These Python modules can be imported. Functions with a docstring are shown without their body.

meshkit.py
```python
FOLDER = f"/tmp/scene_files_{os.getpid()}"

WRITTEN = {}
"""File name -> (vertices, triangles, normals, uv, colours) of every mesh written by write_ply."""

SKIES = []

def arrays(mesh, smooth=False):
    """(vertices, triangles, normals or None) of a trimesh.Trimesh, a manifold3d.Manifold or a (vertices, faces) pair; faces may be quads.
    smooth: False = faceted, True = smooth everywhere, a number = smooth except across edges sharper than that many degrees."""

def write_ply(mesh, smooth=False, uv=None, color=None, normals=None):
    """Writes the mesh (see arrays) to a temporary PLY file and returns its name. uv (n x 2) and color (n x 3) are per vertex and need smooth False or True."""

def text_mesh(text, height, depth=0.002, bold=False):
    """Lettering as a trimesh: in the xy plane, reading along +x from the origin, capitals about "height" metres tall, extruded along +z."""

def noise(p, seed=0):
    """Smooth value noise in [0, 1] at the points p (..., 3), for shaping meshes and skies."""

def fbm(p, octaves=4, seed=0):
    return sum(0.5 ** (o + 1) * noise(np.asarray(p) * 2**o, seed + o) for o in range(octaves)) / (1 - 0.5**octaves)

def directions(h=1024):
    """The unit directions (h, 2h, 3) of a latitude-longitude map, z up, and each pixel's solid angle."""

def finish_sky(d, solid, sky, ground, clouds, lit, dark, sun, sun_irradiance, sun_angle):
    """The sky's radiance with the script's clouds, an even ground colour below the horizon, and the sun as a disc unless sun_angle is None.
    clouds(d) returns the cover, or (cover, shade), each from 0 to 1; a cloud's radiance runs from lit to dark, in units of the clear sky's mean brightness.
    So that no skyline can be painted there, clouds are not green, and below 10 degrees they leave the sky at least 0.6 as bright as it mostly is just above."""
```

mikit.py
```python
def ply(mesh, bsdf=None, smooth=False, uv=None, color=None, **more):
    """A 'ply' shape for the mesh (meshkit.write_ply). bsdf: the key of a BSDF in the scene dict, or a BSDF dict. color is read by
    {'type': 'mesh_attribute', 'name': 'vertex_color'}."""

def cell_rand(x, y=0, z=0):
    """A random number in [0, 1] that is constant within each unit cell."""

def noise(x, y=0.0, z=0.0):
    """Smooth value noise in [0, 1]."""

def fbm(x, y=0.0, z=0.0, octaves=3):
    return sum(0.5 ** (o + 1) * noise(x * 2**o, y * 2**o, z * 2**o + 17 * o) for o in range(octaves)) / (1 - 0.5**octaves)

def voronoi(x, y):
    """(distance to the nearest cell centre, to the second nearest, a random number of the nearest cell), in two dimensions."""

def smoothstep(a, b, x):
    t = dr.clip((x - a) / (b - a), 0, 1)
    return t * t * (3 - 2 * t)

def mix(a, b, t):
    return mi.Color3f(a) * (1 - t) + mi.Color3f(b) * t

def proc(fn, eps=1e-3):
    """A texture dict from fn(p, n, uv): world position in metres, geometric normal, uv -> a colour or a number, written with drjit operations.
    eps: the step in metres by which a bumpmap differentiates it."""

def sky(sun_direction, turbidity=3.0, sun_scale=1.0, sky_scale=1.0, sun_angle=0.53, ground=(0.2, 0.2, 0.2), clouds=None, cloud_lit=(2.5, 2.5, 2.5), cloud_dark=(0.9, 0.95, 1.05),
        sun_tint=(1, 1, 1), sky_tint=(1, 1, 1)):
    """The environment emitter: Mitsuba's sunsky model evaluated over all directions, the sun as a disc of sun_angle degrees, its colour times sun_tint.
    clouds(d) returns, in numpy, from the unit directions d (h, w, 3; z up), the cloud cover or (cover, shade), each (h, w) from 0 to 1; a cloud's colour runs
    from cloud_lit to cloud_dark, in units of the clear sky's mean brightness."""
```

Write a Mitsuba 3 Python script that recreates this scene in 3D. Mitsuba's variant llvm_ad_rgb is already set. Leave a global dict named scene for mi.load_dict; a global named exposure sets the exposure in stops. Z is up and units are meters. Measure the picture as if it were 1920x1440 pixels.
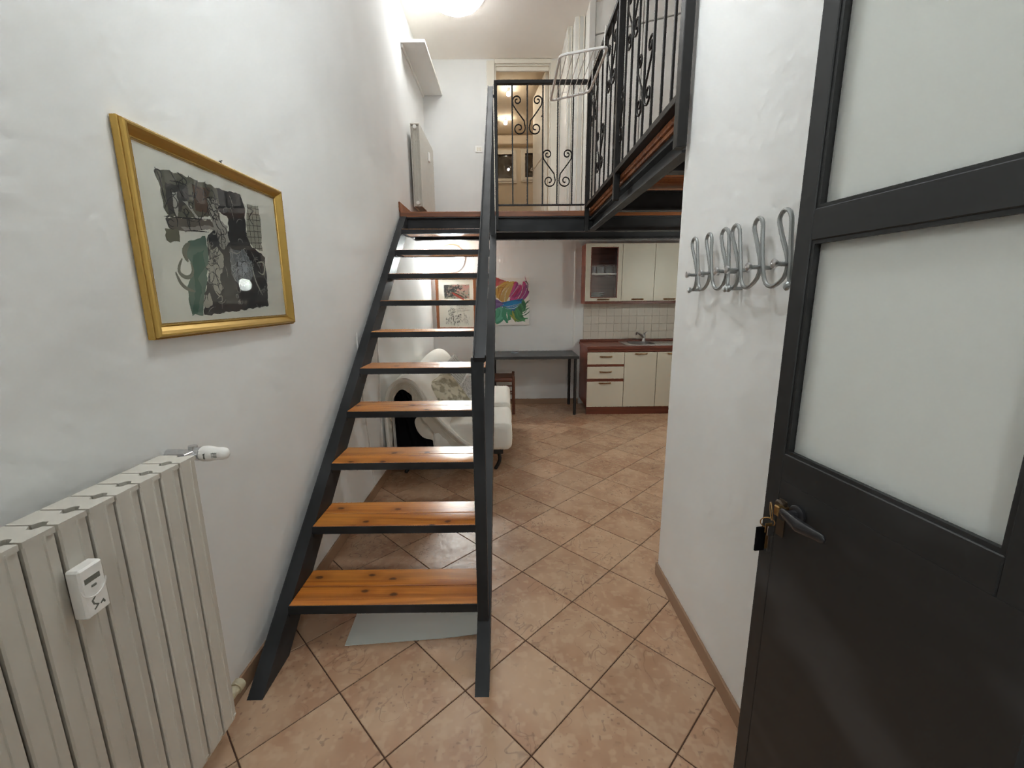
import math, random
import numpy as np, trimesh, mitsuba as mi, drjit as dr, mikit, meshkit
from manifold3d import Manifold, CrossSection, FillRule
from shapely.geometry import Polygon, box as sbox, LineString, Point
from shapely.ops import unary_union
T = mi.ScalarTransform4f
scene, labels = {}, {}
rng = np.random.default_rng(7)

# ------------------------------------------------------------------ camera, lights, exposure
exposure = 0.55
CAM = np.array([-0.0605, -1.1307, 1.4740])
CR = np.array([[0.99993761, -0.00778137, -0.00801446], [-0.00939717, -0.1980732, -0.98014218], [0.0060394, 0.98015634, -0.19813397]])
scene['camera'] = {'type': 'perspective', 'fov': 100.398, 'fov_axis': 'x', 'near_clip': 0.02, 'far_clip': 60.0,
                   'to_world': T().look_at(origin=CAM.tolist(), target=(CAM + CR[2]).tolist(), up=(-CR[1]).tolist())}
L_CEILING, L_WALL, L_PENDANT, L_KITCHEN, L_HALL_FILL, L_ROOM = 15.0, 64.0, 52.0, 45.0, 30.0, 700.0     # radiance of the lamps, used in their builders
def emit(l, tint=(1, 1, 1)):
    return {'type': 'area', 'radiance': {'type': 'rgb', 'value': [l * t for t in tint]}}

# ------------------------------------------------------------------ helpers
def srgb(r, g, b):
    return [(c / 12.92 if c <= .04045 else ((c + .055) / 1.055) ** 2.4) for c in (r / 255, g / 255, b / 255)]
def rgb(v):
    return {'type': 'rgb', 'value': [float(x) for x in v]}
def numbered(key):
    if key not in scene and key not in labels and not any(k.startswith(key + '__') for k in scene): return key
    n = 1
    while True:
        k = f'{key}_{n:03d}'
        if k not in scene and k not in labels: return k
        n += 1
count = {}
def fresh(key):
    n = count.get(key, -1) + 1
    count[key] = n
    return key if n == 0 else f'{key}_{n:03d}'
def thing(name, label, cat, group=None):
    key = fresh(name)
    labels[key] = {'label': label, 'category': cat}
    if group: labels[key]['group'] = group
    return key
def obj(name, mesh, mat, parent=None, smooth=False, label=None, kind=None, **more):
    key = fresh((parent + '__' if parent else '') + name)
    scene[key] = mesh if isinstance(mesh, dict) else mikit.ply(mesh, mat, smooth=smooth, **more)
    if label: labels.setdefault(key, {})['label'] = label
    if kind: labels.setdefault(key, {})['kind'] = kind
    return key
def single(name, mesh, mat, label, cat, group=None, smooth=False, **more):
    key = thing(name, label, cat, group)
    scene[key] = mikit.ply(mesh, mat, smooth=smooth, **more)
    return key
def struct(name, mesh, mat, label=None, smooth=False):
    key = obj(name, mesh, mat, None, smooth)
    labels[key] = {'kind': 'structure'}
    if label: labels[key]['label'] = label
    return key
cat = trimesh.util.concatenate
def box(x0, x1, y0, y1, z0, z1, b=0.0):
    if x1 < x0: x0, x1 = x1, x0
    if y1 < y0: y0, y1 = y1, y0
    if z1 < z0: z0, z1 = z1, z0
    if b <= 0:
        m = trimesh.creation.box((x1 - x0, y1 - y0, z1 - z0)); m.apply_translation(((x0 + x1) / 2, (y0 + y1) / 2, (z0 + z1) / 2)); return m
    b = min(b, .45 * min(x1 - x0, y1 - y0, z1 - z0)); p = []
    for x, sx in ((x0, 1), (x1, -1)):
        for y, sy in ((y0, 1), (y1, -1)):
            for z, sz in ((z0, 1), (z1, -1)):
                p += [(x, y + sy * b, z + sz * b), (x + sx * b, y, z + sz * b), (x + sx * b, y + sy * b, z)]
    return trimesh.convex.convex_hull(np.array(p))
def rbox(x0, x1, y0, y1, z0, z1, r, seg=12):
    s = Manifold.sphere(r, seg); p = [s.translate((x, y, z)) for x in (x0 + r, x1 - r) for y in (y0 + r, y1 - r) for z in (z0 + r, z1 - r)]
    m = Manifold.batch_hull(p).to_mesh(); return trimesh.Trimesh(m.vert_properties[:, :3], m.tri_verts, process=False)
def tube(path, r, n=8, closed=False, caps=True):
    P = np.asarray(path, float); N = len(P); R = np.full(N, r) if np.isscalar(r) else np.asarray(r, float)
    t = np.roll(P, -1, 0) - np.roll(P, 1, 0) if closed else np.gradient(P, axis=0)
    t /= np.linalg.norm(t, axis=1, keepdims=True) + 1e-12
    u = np.cross(t[0], [0, 0, 1.0]);
    if np.linalg.norm(u) < .1: u = np.cross(t[0], [1.0, 0, 0])
    u /= np.linalg.norm(u); V = []
    a = np.arange(n) / n * 2 * np.pi
    for i in range(N):
        u = u - t[i] * (u @ t[i]); u /= np.linalg.norm(u); w = np.cross(t[i], u)
        V.append(P[i] + R[i] * (np.cos(a)[:, None] * u + np.sin(a)[:, None] * w))
    V = np.vstack(V); F = []
    for i in range(N if closed else N - 1):
        j = (i + 1) % N
        for k in range(n):
            q = (k + 1) % n; F += [(i * n + k, i * n + q, j * n + q), (i * n + k, j * n + q, j * n + k)]
    if caps and not closed:
        V = np.vstack([V, P[:1], P[-1:]])
        for k in range(n):
            q = (k + 1) % n; F += [(N * n, q, k), (N * n + 1, (N - 1) * n + k, (N - 1) * n + q)]
    return trimesh.Trimesh(V, F, process=False)
def rod(a, b, r, n=10): return tube([a, b], r, n)
def spline(pts, n=60, closed=False):
    from scipy.interpolate import CubicSpline
    p = np.asarray(pts, float)
    if closed: p = np.vstack([p, p[:1]])
    d = np.r_[0, np.cumsum(np.linalg.norm(np.diff(p, axis=0), axis=1))]
    c = CubicSpline(d, p, bc_type='periodic' if closed else 'natural')
    return c(np.linspace(0, d[-1], n, endpoint=not closed))
def frame(o, ex, ey, ez):
    m = np.eye(4); m[:3, 0], m[:3, 1], m[:3, 2], m[:3, 3] = ex, ey, ez, o; return m
def prism(poly, depth, M=None):
    """extrudes a polygon (local xy) along local z, then places it"""
    poly = poly if hasattr(poly, 'geom_type') else Polygon(poly)
    g = [q for q in getattr(poly, 'geoms', [poly]) if q.geom_type == 'Polygon' and q.area > 1e-9]
    out = []
    for q in g:
        rings = [np.array(q.exterior.coords)[:-1]] + [np.array(r.coords)[:-1] for r in q.interiors]
        mm = CrossSection(rings, FillRule.EvenOdd).extrude(depth).to_mesh()
        out.append(trimesh.Trimesh(mm.vert_properties[:, :3], mm.tri_verts, process=False))
    m = cat(out)
    if M is not None:
        m.apply_transform(M)
    return m
def lathe(profile, n=32, M=None):
    m = trimesh.creation.revolve(np.asarray(profile, float), sections=n)
    m.fix_normals()
    if M is not None: m.apply_transform(M)
    return m
X_, Y_, Z_ = np.eye(3)
def alongX(x): return frame((x, 0, 0), Y_, Z_, X_)          # polygon in (y, z), extruded along +x
def alongY(y): return frame((0, y, 0), X_, Z_, -Y_)         # polygon in (x, z), extruded along -y
def sheet(G):
    """triangulates a grid of points (a, b, 3)"""
    a, b = G.shape[:2]; i = np.arange(a * b).reshape(a, b)
    q = np.stack([i[:-1, :-1], i[1:, :-1], i[1:, 1:], i[:-1, 1:]], -1).reshape(-1, 4)
    return trimesh.Trimesh(G.reshape(-1, 3), np.vstack([q[:, [0, 1, 2]], q[:, [0, 2, 3]]]), process=False)

# ------------------------------------------------------------------ materials
noise, fbm, smooth, mix = mikit.noise, mikit.fbm, mikit.smoothstep, mikit.mix
def mat(name, color, rough=.5, **kw):
    c = color if isinstance(color, dict) else rgb(color)
    bump = kw.pop('bump', None)
    b = {'type': 'principled', 'base_color': c, 'roughness': rough, **kw}
    if bump: b = {'type': 'bumpmap', 'arbitrary': bump[0], 'scale': bump[1], 'bsdf': b}
    scene[name] = {'type': 'twosided', 'bsdf': b}
    return name
def wall_col(p, n, uv):
    s = fbm(p.x * 1.3 + p.y * .9, p.y * 1.1 + 3, p.z * 1.2, 3)
    d = fbm(p.x * 9, p.y * 9, p.z * 4, 2)
    return mix((.695, .70, .685), (.765, .77, .757), smooth(.3, .7, s) * .7 + .3 * d)
def wall_bump(p, n, uv):
    return fbm(p.x * 55, p.y * 38, p.z * 26, 3) + .5 * noise(p.x * 14, p.y * 9, p.z * 6)
mat('mat_wall', mikit.proc(wall_col), .75, specular=.25, bump=(mikit.proc(wall_bump, .002), .0048))
mat('mat_ceiling', (.87, .83, .77), .9, specular=.1)
mat('mat_room', (.72, .63, .50), .8, specular=.2)
mat('mat_white', (.74, .735, .70), .45)
mat('mat_cream_trim', (.70, .66, .57), .5)
HS = 0.24040
def tile_col(p, n, uv):
    a, b = (p.x + p.y) / (2 * HS), (p.y - p.x) / (2 * HS)
    r1, r2 = mikit.cell_rand(dr.floor(a), dr.floor(b), 1), mikit.cell_rand(dr.floor(a), dr.floor(b), 2)
    x, y = p.x + r1 * 13.7, p.y + r2 * 17.3
    big = fbm(x * 7, y * 7, r1 * 9, 3)
    fine = fbm(x * 40, y * 40, 2.0, 2)
    c = mix((.375, .215, .131), (.475, .312, .203), smooth(.3, .68, big))
    c = mix(c, (.55, .41, .285), smooth(.5, .8, fine) * .35)
    w = fbm(x * 12, y * 12, 7.0, 2) * .12
    v = fbm((x + w) * 16, (y + w) * 11, 11.0, 3)
    crack = 1 - smooth(.0, .028, dr.abs(v - .5))
    patch = smooth(.46, .62, fbm(x * 6, y * 6, 21.0, 2))
    c = mix(c, (.16, .08, .05), crack * patch * .40)
    spot = smooth(.78, .9, noise(x * 90, y * 90, 5.0)) * smooth(.45, .65, fbm(x * 9, y * 9, 31., 2))
    c = mix(c, (.15, .085, .055), spot * .4)
    return c * (.92 + .16 * r2)
def tile_bump(p, n, uv):
    return fbm(p.x * 22, p.y * 22, 1.0, 3)
mat('mat_tile', mikit.proc(tile_col), .34, specular=.45, bump=(mikit.proc(tile_bump, .002), .0016))
mat('mat_grout', (.075, .042, .028), .9, specular=.1)
mat('mat_skirting', (.24, .145, .088), .5)
def wood(base, dark, light, knots=True, scale=1.0):
    def fn(p, n, uv):
        x, y = p.x * scale, p.y * scale
        row = dr.floor(p.y * 8.13) + dr.floor(p.z * 4.79 + .1) * 7
        o = mikit.cell_rand(row, 3) * 31
        w = fbm(x * 1.6 + o, y * 9, p.z * 9, 2)
        g = .5 + .5 * dr.sin((y * 95 + p.z * 60) + w * 16 + o)
        f = fbm(x * 5 + o, y * 190, p.z * 160, 2)
        c = mix(base, dark, .55 * smooth(.35, 1., g) + .32 * smooth(.4, .7, f))
        c = mix(c, light, .5 * smooth(.45, .75, fbm(x * 1.1 + o, y * 5, 4., 2)))
        if knots:
            d, _, r = mikit.voronoi(x * 5.2 + o, p.y * 8.13)
            k = smooth(.150, .07, d + .05 * fbm(x * 40, p.y * 90, 1., 2)) * smooth(.45, .49, r)
            ring = smooth(.40, .1, d) * smooth(.45, .49, r)
            c = mix(c, dark, ring * .45); c = mix(c, (.06, .018, .006), k * .92)
        return c * (.85 + .3 * mikit.cell_rand(row, 9))
    return mikit.proc(fn)
mat('mat_pine', wood((.42, .145, .022), (.21, .052, .008), (.56, .235, .045)), .27, specular=.55, clearcoat=.55, clearcoat_gloss=.9)
mat('mat_deckwood', wood((.23, .075, .022), (.11, .032, .01), (.30, .11, .036), False), .45)
mat('mat_redwood', wood((.135, .034, .018), (.085, .02, .011), (.165, .046, .024), False, 1.0), .35, specular=.4)
mat('mat_chairwood', (.105, .032, .016), .4)
mat('mat_framewood', (.26, .085, .025), .4)
def steel_col(p, n, uv):
    s = fbm(p.x * 4, p.y * 4, p.z * 4, 3)
    return mix((.016, .0172, .0185), (.028, .0298, .032), smooth(.3, .7, s))
mat('mat_steel', mikit.proc(steel_col), .42, specular=.16)
mat('mat_iron', (.0065, .006, .0055), .45, specular=.3)
def door_col(p, n, uv):
    a = p.y * .8 + p.z * .6
    s = fbm(a * 3.5, p.z * 5 - p.y * 2, 1., 3)
    k = fbm(a * 9, p.z * 30, 3., 2)
    return mix((.010, .0105, .0107), (.028, .029, .030), smooth(.48, .8, s) * .8 + .15 * k)
mat('mat_doorsteel', mikit.proc(door_col), .5, specular=.4)
mat('mat_black', (.008, .008, .009), .45)
mat('mat_blacktop', (.020, .020, .021), .4)
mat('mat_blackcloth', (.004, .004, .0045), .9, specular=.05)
mat('mat_dark', (.01, .009, .008), .8)
mat('mat_plug', (.012, .012, .014), .3)
mat('mat_canvas', (.76, .74, .70), .8)
mat('mat_gold', (.45, .285, .075), .34, metallic=.8)
mat('mat_golddark', (.20, .085, .025), .35, metallic=.5)
mat('mat_paper', (.85, .86, .77), .6)
mat('mat_cream', (.59, .55, .455), .42)
mat('mat_bronze', (.16, .075, .025), .35, metallic=.6)
mat('mat_lock', (.05, .035, .022), .4, metallic=.5)
mat('mat_brass', (.34, .21, .085), .3, metallic=.9)
mat('mat_chrome', (.62, .62, .63), .16, metallic=1.0)
mat('mat_hook', (.27, .28, .275), .38, metallic=.75)
mat('mat_inox', (.6, .6, .6), .22, metallic=1.0)
mat('mat_radiator', (.53, .505, .45), .38)
mat('mat_plastic', (.78, .77, .74), .35)
mat('mat_greylcd', (.10, .105, .09), .3)
mat('mat_sofa', (.74, .725, .66), .85, specular=.15, sheen=.3)
mat('mat_hem', (.60, .57, .49), .85, specular=.15)
mat('mat_rag', (.56, .60, .57), .9, specular=.1)
mat('mat_backsplash', (.60, .545, .47), .3)
mat('mat_splashgrout', (.38, .33, .27), .9)
mat('mat_porcelain', (.72, .75, .74), .2)
mat('mat_ink', (.018, .018, .02), .7)
def cloth_a(p, n, uv):
    s = fbm(p.x * 20, p.y * 20, p.z * 20, 3)
    return mix((.30, .27, .19), (.60, .56, .44), smooth(.38, .62, s))
def cloth_b(p, n, uv):
    u, v = p.x * .75 + p.z * .6, p.x * -.6 + p.z * .75 + p.y * .3
    r = dr.floor(v * 90); l = v * 90 - r
    t = noise(u * 160, r * 7.3, 1.)
    return mix((.76, .76, .74), (.20, .21, .23), smooth(.3, .4, l) * smooth(.85, .75, l) * smooth(.46, .6, t))
def cloth_c(p, n, uv):
    a, b = p.x * 45 + p.z * 45, p.x * 45 - p.z * 45
    fa, fb = a - dr.floor(a) - .5, b - dr.floor(b) - .5
    return mix((.16, .16, .155), (.50, .49, .45), smooth(.18, .3, dr.sqrt(fa * fa + fb * fb)))
mat('mat_cushion_a', mikit.proc(cloth_a), .9, specular=.1)
mat('mat_cushion_b', mikit.proc(cloth_b), .9, specular=.1)
mat('mat_cushion_c', mikit.proc(cloth_c), .9, specular=.1)
mat('mat_valve', (.45, .40, .28), .5)
scene['mat_lamp'] = {'type': 'diffuse', 'reflectance': rgb((.8, .8, .8))}
scene['mat_pane'] = {'type': 'thindielectric', 'int_ior': 1.5}
scene['mat_pictureglass'] = {'type': 'thindielectric', 'int_ior': 1.5, 'specular_reflectance': rgb((.45, .45, .45))}
scene['mat_glassware'] = {'type': 'thindielectric', 'int_ior': 1.5, 'specular_transmittance': rgb((.92, .95, .97))}
scene['mat_frosted'] = {'type': 'principledthin', 'base_color': rgb((.86, .88, .85)), 'roughness': .5, 'spec_trans': 0.0, 'diff_trans': .75, 'eta': 1.4}

# ------------------------------------------------------------------ the room
XL, XR, YB, ZC, DZ = -1.095, .73, 4.74, 4.32, 2.285
YF, XK = -.66, 2.42
struct('wall_left', box(XL - .15, XL, -2.6, YB + .12, -.1, ZC), 'mat_wall', 'white plastered left wall')
back = Polygon([(XL - .15, -.1), (XK + .15, -.1), (XK + .15, ZC), (XL - .15, ZC)]).difference(sbox(-.207, DZ, .483, 4.265))
struct('wall_back', prism(back, .12, alongY(YB + .12)), 'mat_wall', 'white back wall')
struct('wall_right', prism(Polygon([(XR, -2.6), (XR + .12, -2.6), (XR + .12, .80), (XK + .15, .80), (XK + .15, .92), (XR, .92)]), ZC + .1, frame((0, 0, -.1), X_, Y_, Z_)), 'mat_wall', 'white partition wall with coat hooks')
struct('wall_kitchen_side', box(XK, XK + .15, .92, YB + .12, -.1, ZC), 'mat_wall')
front = sbox(XL, -.1, XR, ZC).difference(sbox(-.80, -.1, .70, 2.62))
struct('wall_front', prism(front, .1, alongY(YF)), 'mat_wall')
struct('wall_hall', box(XL - .15, XR + .12, -2.75, -2.6, -.1, ZC), 'mat_wall')
struct('ceiling', box(XL - .15, XK + .15, -2.75, YB + .12, ZC, ZC + .1), 'mat_ceiling', 'warm white ceiling')
struct('floor', cat([box(XL - .1, XK + .1, -2.7, YB + .1, -.12, -.0035)]), 'mat_grout', 'floor of diagonal terracotta tiles')
room = unary_union([sbox(XL, -2.6, XR, YB), sbox(XR - .01, .92, XK, YB)])
def slab(poly, z0, z1, c):
    p = np.array(poly.exterior.coords)[:-1]; n = len(p)
    if Polygon(p).exterior.is_ccw is False: p = p[::-1]
    q = np.array(poly.buffer(-c, join_style=2).exterior.coords)[:-1]
    if Polygon(q).exterior.is_ccw is False: q = q[::-1]
    if len(q) != n: return prism(poly, z1 - z0, frame((0, 0, z0), X_, Y_, Z_))
    q = np.array([q[np.argmin(np.linalg.norm(q - a, axis=1))] for a in p])
    V = np.vstack([np.c_[p, np.full(n, z0)], np.c_[p, np.full(n, z1 - c)], np.c_[q, np.full(n, z1)]]); F = []
    for r in (0, n):
        for k in range(n):
            j = (k + 1) % n; F += [(r + k, r + j, r + n + j), (r + k, r + n + j, r + n + k)]
    F += [(2 * n, 2 * n + k, 2 * n + k + 1) for k in range(1, n - 1)]
    return trimesh.Trimesh(V, F, process=False)
g = .0024
for a in range(-12, 24):
    for b in range(-12, 24):
        sq = Polygon([((i - j) * HS, (i + j) * HS) for i, j in ((a, b), (a + 1, b), (a + 1, b + 1), (a, b + 1))]).buffer(-g, join_style=2)
        if sq.exterior.centroid.y < -1.5: continue
        cl = sq.intersection(room)
        for q in getattr(cl, 'geoms', [cl]):
            if q.geom_type == 'Polygon' and q.area > 4e-4:
                obj('tile', slab(q.simplify(1e-4), -.009, float(rng.uniform(-.0006, .0004)), .0014), 'mat_tile', 'floor')
struct('baseboard_left', box(XL, XL + .01, YF, YB, .0, .075, .002), 'mat_skirting')
struct('baseboard_back', box(XL + .01, .905, YB - .01, YB, .0, .075, .002), 'mat_skirting')
struct('baseboard_right', cat([box(XR - .011, XR, YF, .931, 0, .07, .002), box(XR - .011, XK, .92, .931, 0, .07, .002)]), 'mat_skirting')
# the room beyond the upper doorway
struct('wall_bath_left', box(-1.05, -.95, YB + .12, 7.42, DZ - .1, 4.36), 'mat_room')
struct('wall_bath_right', box(1.0, 1.1, YB + .12, 7.42, DZ - .1, 4.36), 'mat_room')
far = sbox(-.95, DZ - .1, 1.0, 4.36).difference(unary_union([sbox(-.36, 3.535, .105, 4.09), sbox(.185, 3.555, .52, 4.11)]))
struct('wall_bath_far', prism(far, .12, alongY(7.42)), 'mat_room')
struct('ceiling_bath', box(-1.05, 1.1, YB + .12, 7.42, 4.33, 4.43), 'mat_room')
struct('floor_bath', box(-1.05, 1.1, YB + .12, 7.42, DZ - .1, DZ - .01), 'mat_skirting')
struct('trim_cornice', box(-.95, 1.0, 7.14, 7.3, 4.15, 4.30, .015), 'mat_room')
for k, (x0, x1, z0, z1) in enumerate(((-.36, .105, 3.535, 4.09), (.185, .52, 3.555, 4.11))):
    w = struct(f'window_{k + 1}', prism(sbox(x0, z0, x1, z1).difference(sbox(x0 + .045, z0 + .045, x1 - .045, z1 - .045)), .05, alongY(7.31)), 'mat_cream_trim', 'small window with dark pane in the room beyond the upper doorway')
    obj('pane', box(x0 + .045, x1 - .045, 7.285, 7.287, z0 + .045, z1 - .045), 'mat_pane', w)
    obj('frame', prism(sbox(x0 + .03, z0 + .03, x1 - .03, z1 - .03).difference(sbox(x0 + .075, z0 + .075, x1 - .075, z1 - .075)), .02, alongY(7.262)), 'mat_cream_trim', w)
    obj('shutter', box(x0 - .02, x1 + .02, 7.50, 7.53, z0 - .05, z1 + .05), 'mat_dark', w)
# doorway casing, door leaf
t = struct('trim_doorway', cat([box(-.304, -.207, YB - .022, YB, DZ, 4.30, .004), box(.483, .593, YB - .022, YB, DZ, 4.30, .004), box(-.207, .483, YB - .022, YB, 4.265, 4.315, .004),
                                box(-.207, -.19, YB, YB + .12, DZ, 4.265, .003), box(.466, .483, YB, YB + .12, DZ, 4.265, .003), box(-.19, .466, YB, YB + .12, 4.248, 4.265, .003)]), 'mat_cream_trim', 'pale casing of the upper doorway')
obj('lintel_moulding', box(-.19, .466, YB + .02, YB + .05, 4.20, 4.248, .006), 'mat_cream_trim', t)
obj('threshold', box(-.207, .483, YB - .02, YB + .12, DZ - .01, DZ + .012, .003), 'mat_cream_trim', t)
a = math.radians(8.5); dM = frame((.462, YB + .125, DZ), (-math.sin(a), math.cos(a), 0), (-math.cos(a), -math.sin(a), 0), Z_)
def at(M, m): m = m.copy(); m.apply_transform(M); return m
d2 = struct('door_2', at(dM, box(0, .76, 0, .04, .01, 1.955, .003)), 'mat_cream_trim', 'white door leaf standing open in the upper doorway')
for z0, z1 in ((.15, .85), (1.0, 1.82)):
    obj('panel', at(dM, box(.12, .64, .038, .048, z0, z1, .008)), 'mat_cream_trim', d2)
obj('handle', cat([at(dM, rod((.70, .04, 1.0), (.70, .085, 1.0), .009)), at(dM, rod((.70, .085, 1.0), (.60, .085, 1.0), .009))]), 'mat_chrome', d2, label='chrome lever handle')
obj('keyhole_plate', at(dM, box(.68, .72, .04, .044, .92, 1.06, .001)), 'mat_chrome', d2)
obj('hook', at(dM, rod((.12, .04, 1.5), (.12, .06, 1.49), .008)), 'mat_black', d2)

# ------------------------------------------------------------------ lamps
def dome(c, r, h, axis, n=36):
    pr = [(r * math.sin(t), h * math.cos(t)) for t in np.linspace(0, math.pi / 2, 10)]
    pr[0] = (0, h)
    m = lathe(pr[::-1], n)
    z = np.array(axis, float); x = np.cross(z, [0, 1, 0] if abs(z[1]) < .9 else [1, 0, 0]); x /= np.linalg.norm(x)
    m.apply_transform(frame(c, x, np.cross(z, x), z))
    if np.einsum('ij,ij->i', m.face_normals, m.triangles_center - np.array(c)).mean() < 0: m.invert()
    return m
l = thing('ceiling_lamp', 'round glowing flush lamp on the ceiling above the landing', 'lamp')
obj('base', lathe([(0, 0), (.285, 0), (.285, .02), (0, .02)], 40, frame((-.54, 3.57, 4.30), X_, Y_, Z_)), 'mat_white', l)
obj('diffuser', dome((-.54, 3.57, 4.30), .265, .115, (0, 0, -1)), 'mat_lamp', l, True, emitter=emit(L_CEILING, (.97, 1, 1.0)))
l = thing('wall_lamp', 'glowing round lamp on the back wall behind the upper treads', 'lamp')
obj('base', lathe([(0, 0), (.175, 0), (.175, .018), (0, .018)], 36, frame((-.81, YB - .018, 1.985), X_, -Z_, Y_)), 'mat_white', l)
obj('diffuser', dome((-.81, YB - .018, 1.985), .165, .08, (0, -1, 0)), 'mat_lamp', l, True, emitter=emit(L_WALL, (.93, 1, .98)))
l = thing('pendant_lamp', 'white globe pendant lamp hanging above the foot of the stairs', 'lamp')
obj('cord', rod((-.05, .50, 3.52), (-.05, .50, ZC), .004, 8), 'mat_white', l)
obj('canopy', lathe([(0, 0), (.05, 0), (.045, .03), (0, .03)], 24, frame((-.05, .50, ZC - .03), X_, Y_, Z_)), 'mat_white', l)
obj('cap', rod((-.05, .50, 3.50), (-.05, .50, 3.56), .03, 16), 'mat_white', l)
gl = trimesh.creation.icosphere(3, .13); gl.apply_translation((-.05, .50, 3.38))
obj('globe', gl, 'mat_lamp', l, True, emitter=emit(L_PENDANT, (.94, 1, 1.04)))
l = thing('kitchen_lamp', 'white globe wall lamp on the side wall of the kitchen', 'lamp')
obj('base', rod((XK - .03, 2.75, 1.72), (XK, 2.75, 1.72), .05, 20), 'mat_white', l, 40)
obj('arm', rod((XK - .10, 2.75, 1.72), (XK - .03, 2.75, 1.72), .012, 12), 'mat_white', l, 40)
gl = trimesh.creation.icosphere(3, .10); gl.apply_translation((XK - .18, 2.75, 1.72))
obj('globe', gl, 'mat_lamp', l, True, emitter=emit(L_KITCHEN, (.93, 1, .93)))
l = thing('hall_fill_lamp', 'added fill lamp, a white globe out of view on the hall wall opposite the open door', 'lamp')  # unseen lamp, added as fill for the near walls and door
obj('base', rod((-.15, -2.60, 2.25), (-.15, -2.57, 2.25), .06, 20), 'mat_white', l, 40)
obj('arm', rod((-.15, -2.57, 2.25), (-.15, -2.50, 2.25), .014, 12), 'mat_white', l, 40)
gl = trimesh.creation.icosphere(3, .14); gl.apply_translation((-.15, -2.38, 2.25))
obj('globe', gl, 'mat_lamp', l, True, emitter=emit(L_HALL_FILL, (.95, 1, 1.02)))
for (x, y), lb in (((-.035, 5.50), 'nearer and upper of the two glowing bulbs seen through the upper doorway'), ((-.085, 6.50), 'farther and lower of the two glowing bulbs seen through the upper doorway')):
    l = thing('ceiling_bulb', lb, 'lamp', 'bulbs in the room beyond the doorway')
    obj('socket', rod((x, y, 4.33), (x, y, 4.285), .022), 'mat_chrome', l)
    s = trimesh.creation.icosphere(2, .03); s.apply_translation((x, y, 4.258))
    obj('bulb', s, 'mat_lamp', l, True, emitter=emit(L_ROOM * .14, (1, .86, .66)))

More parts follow.
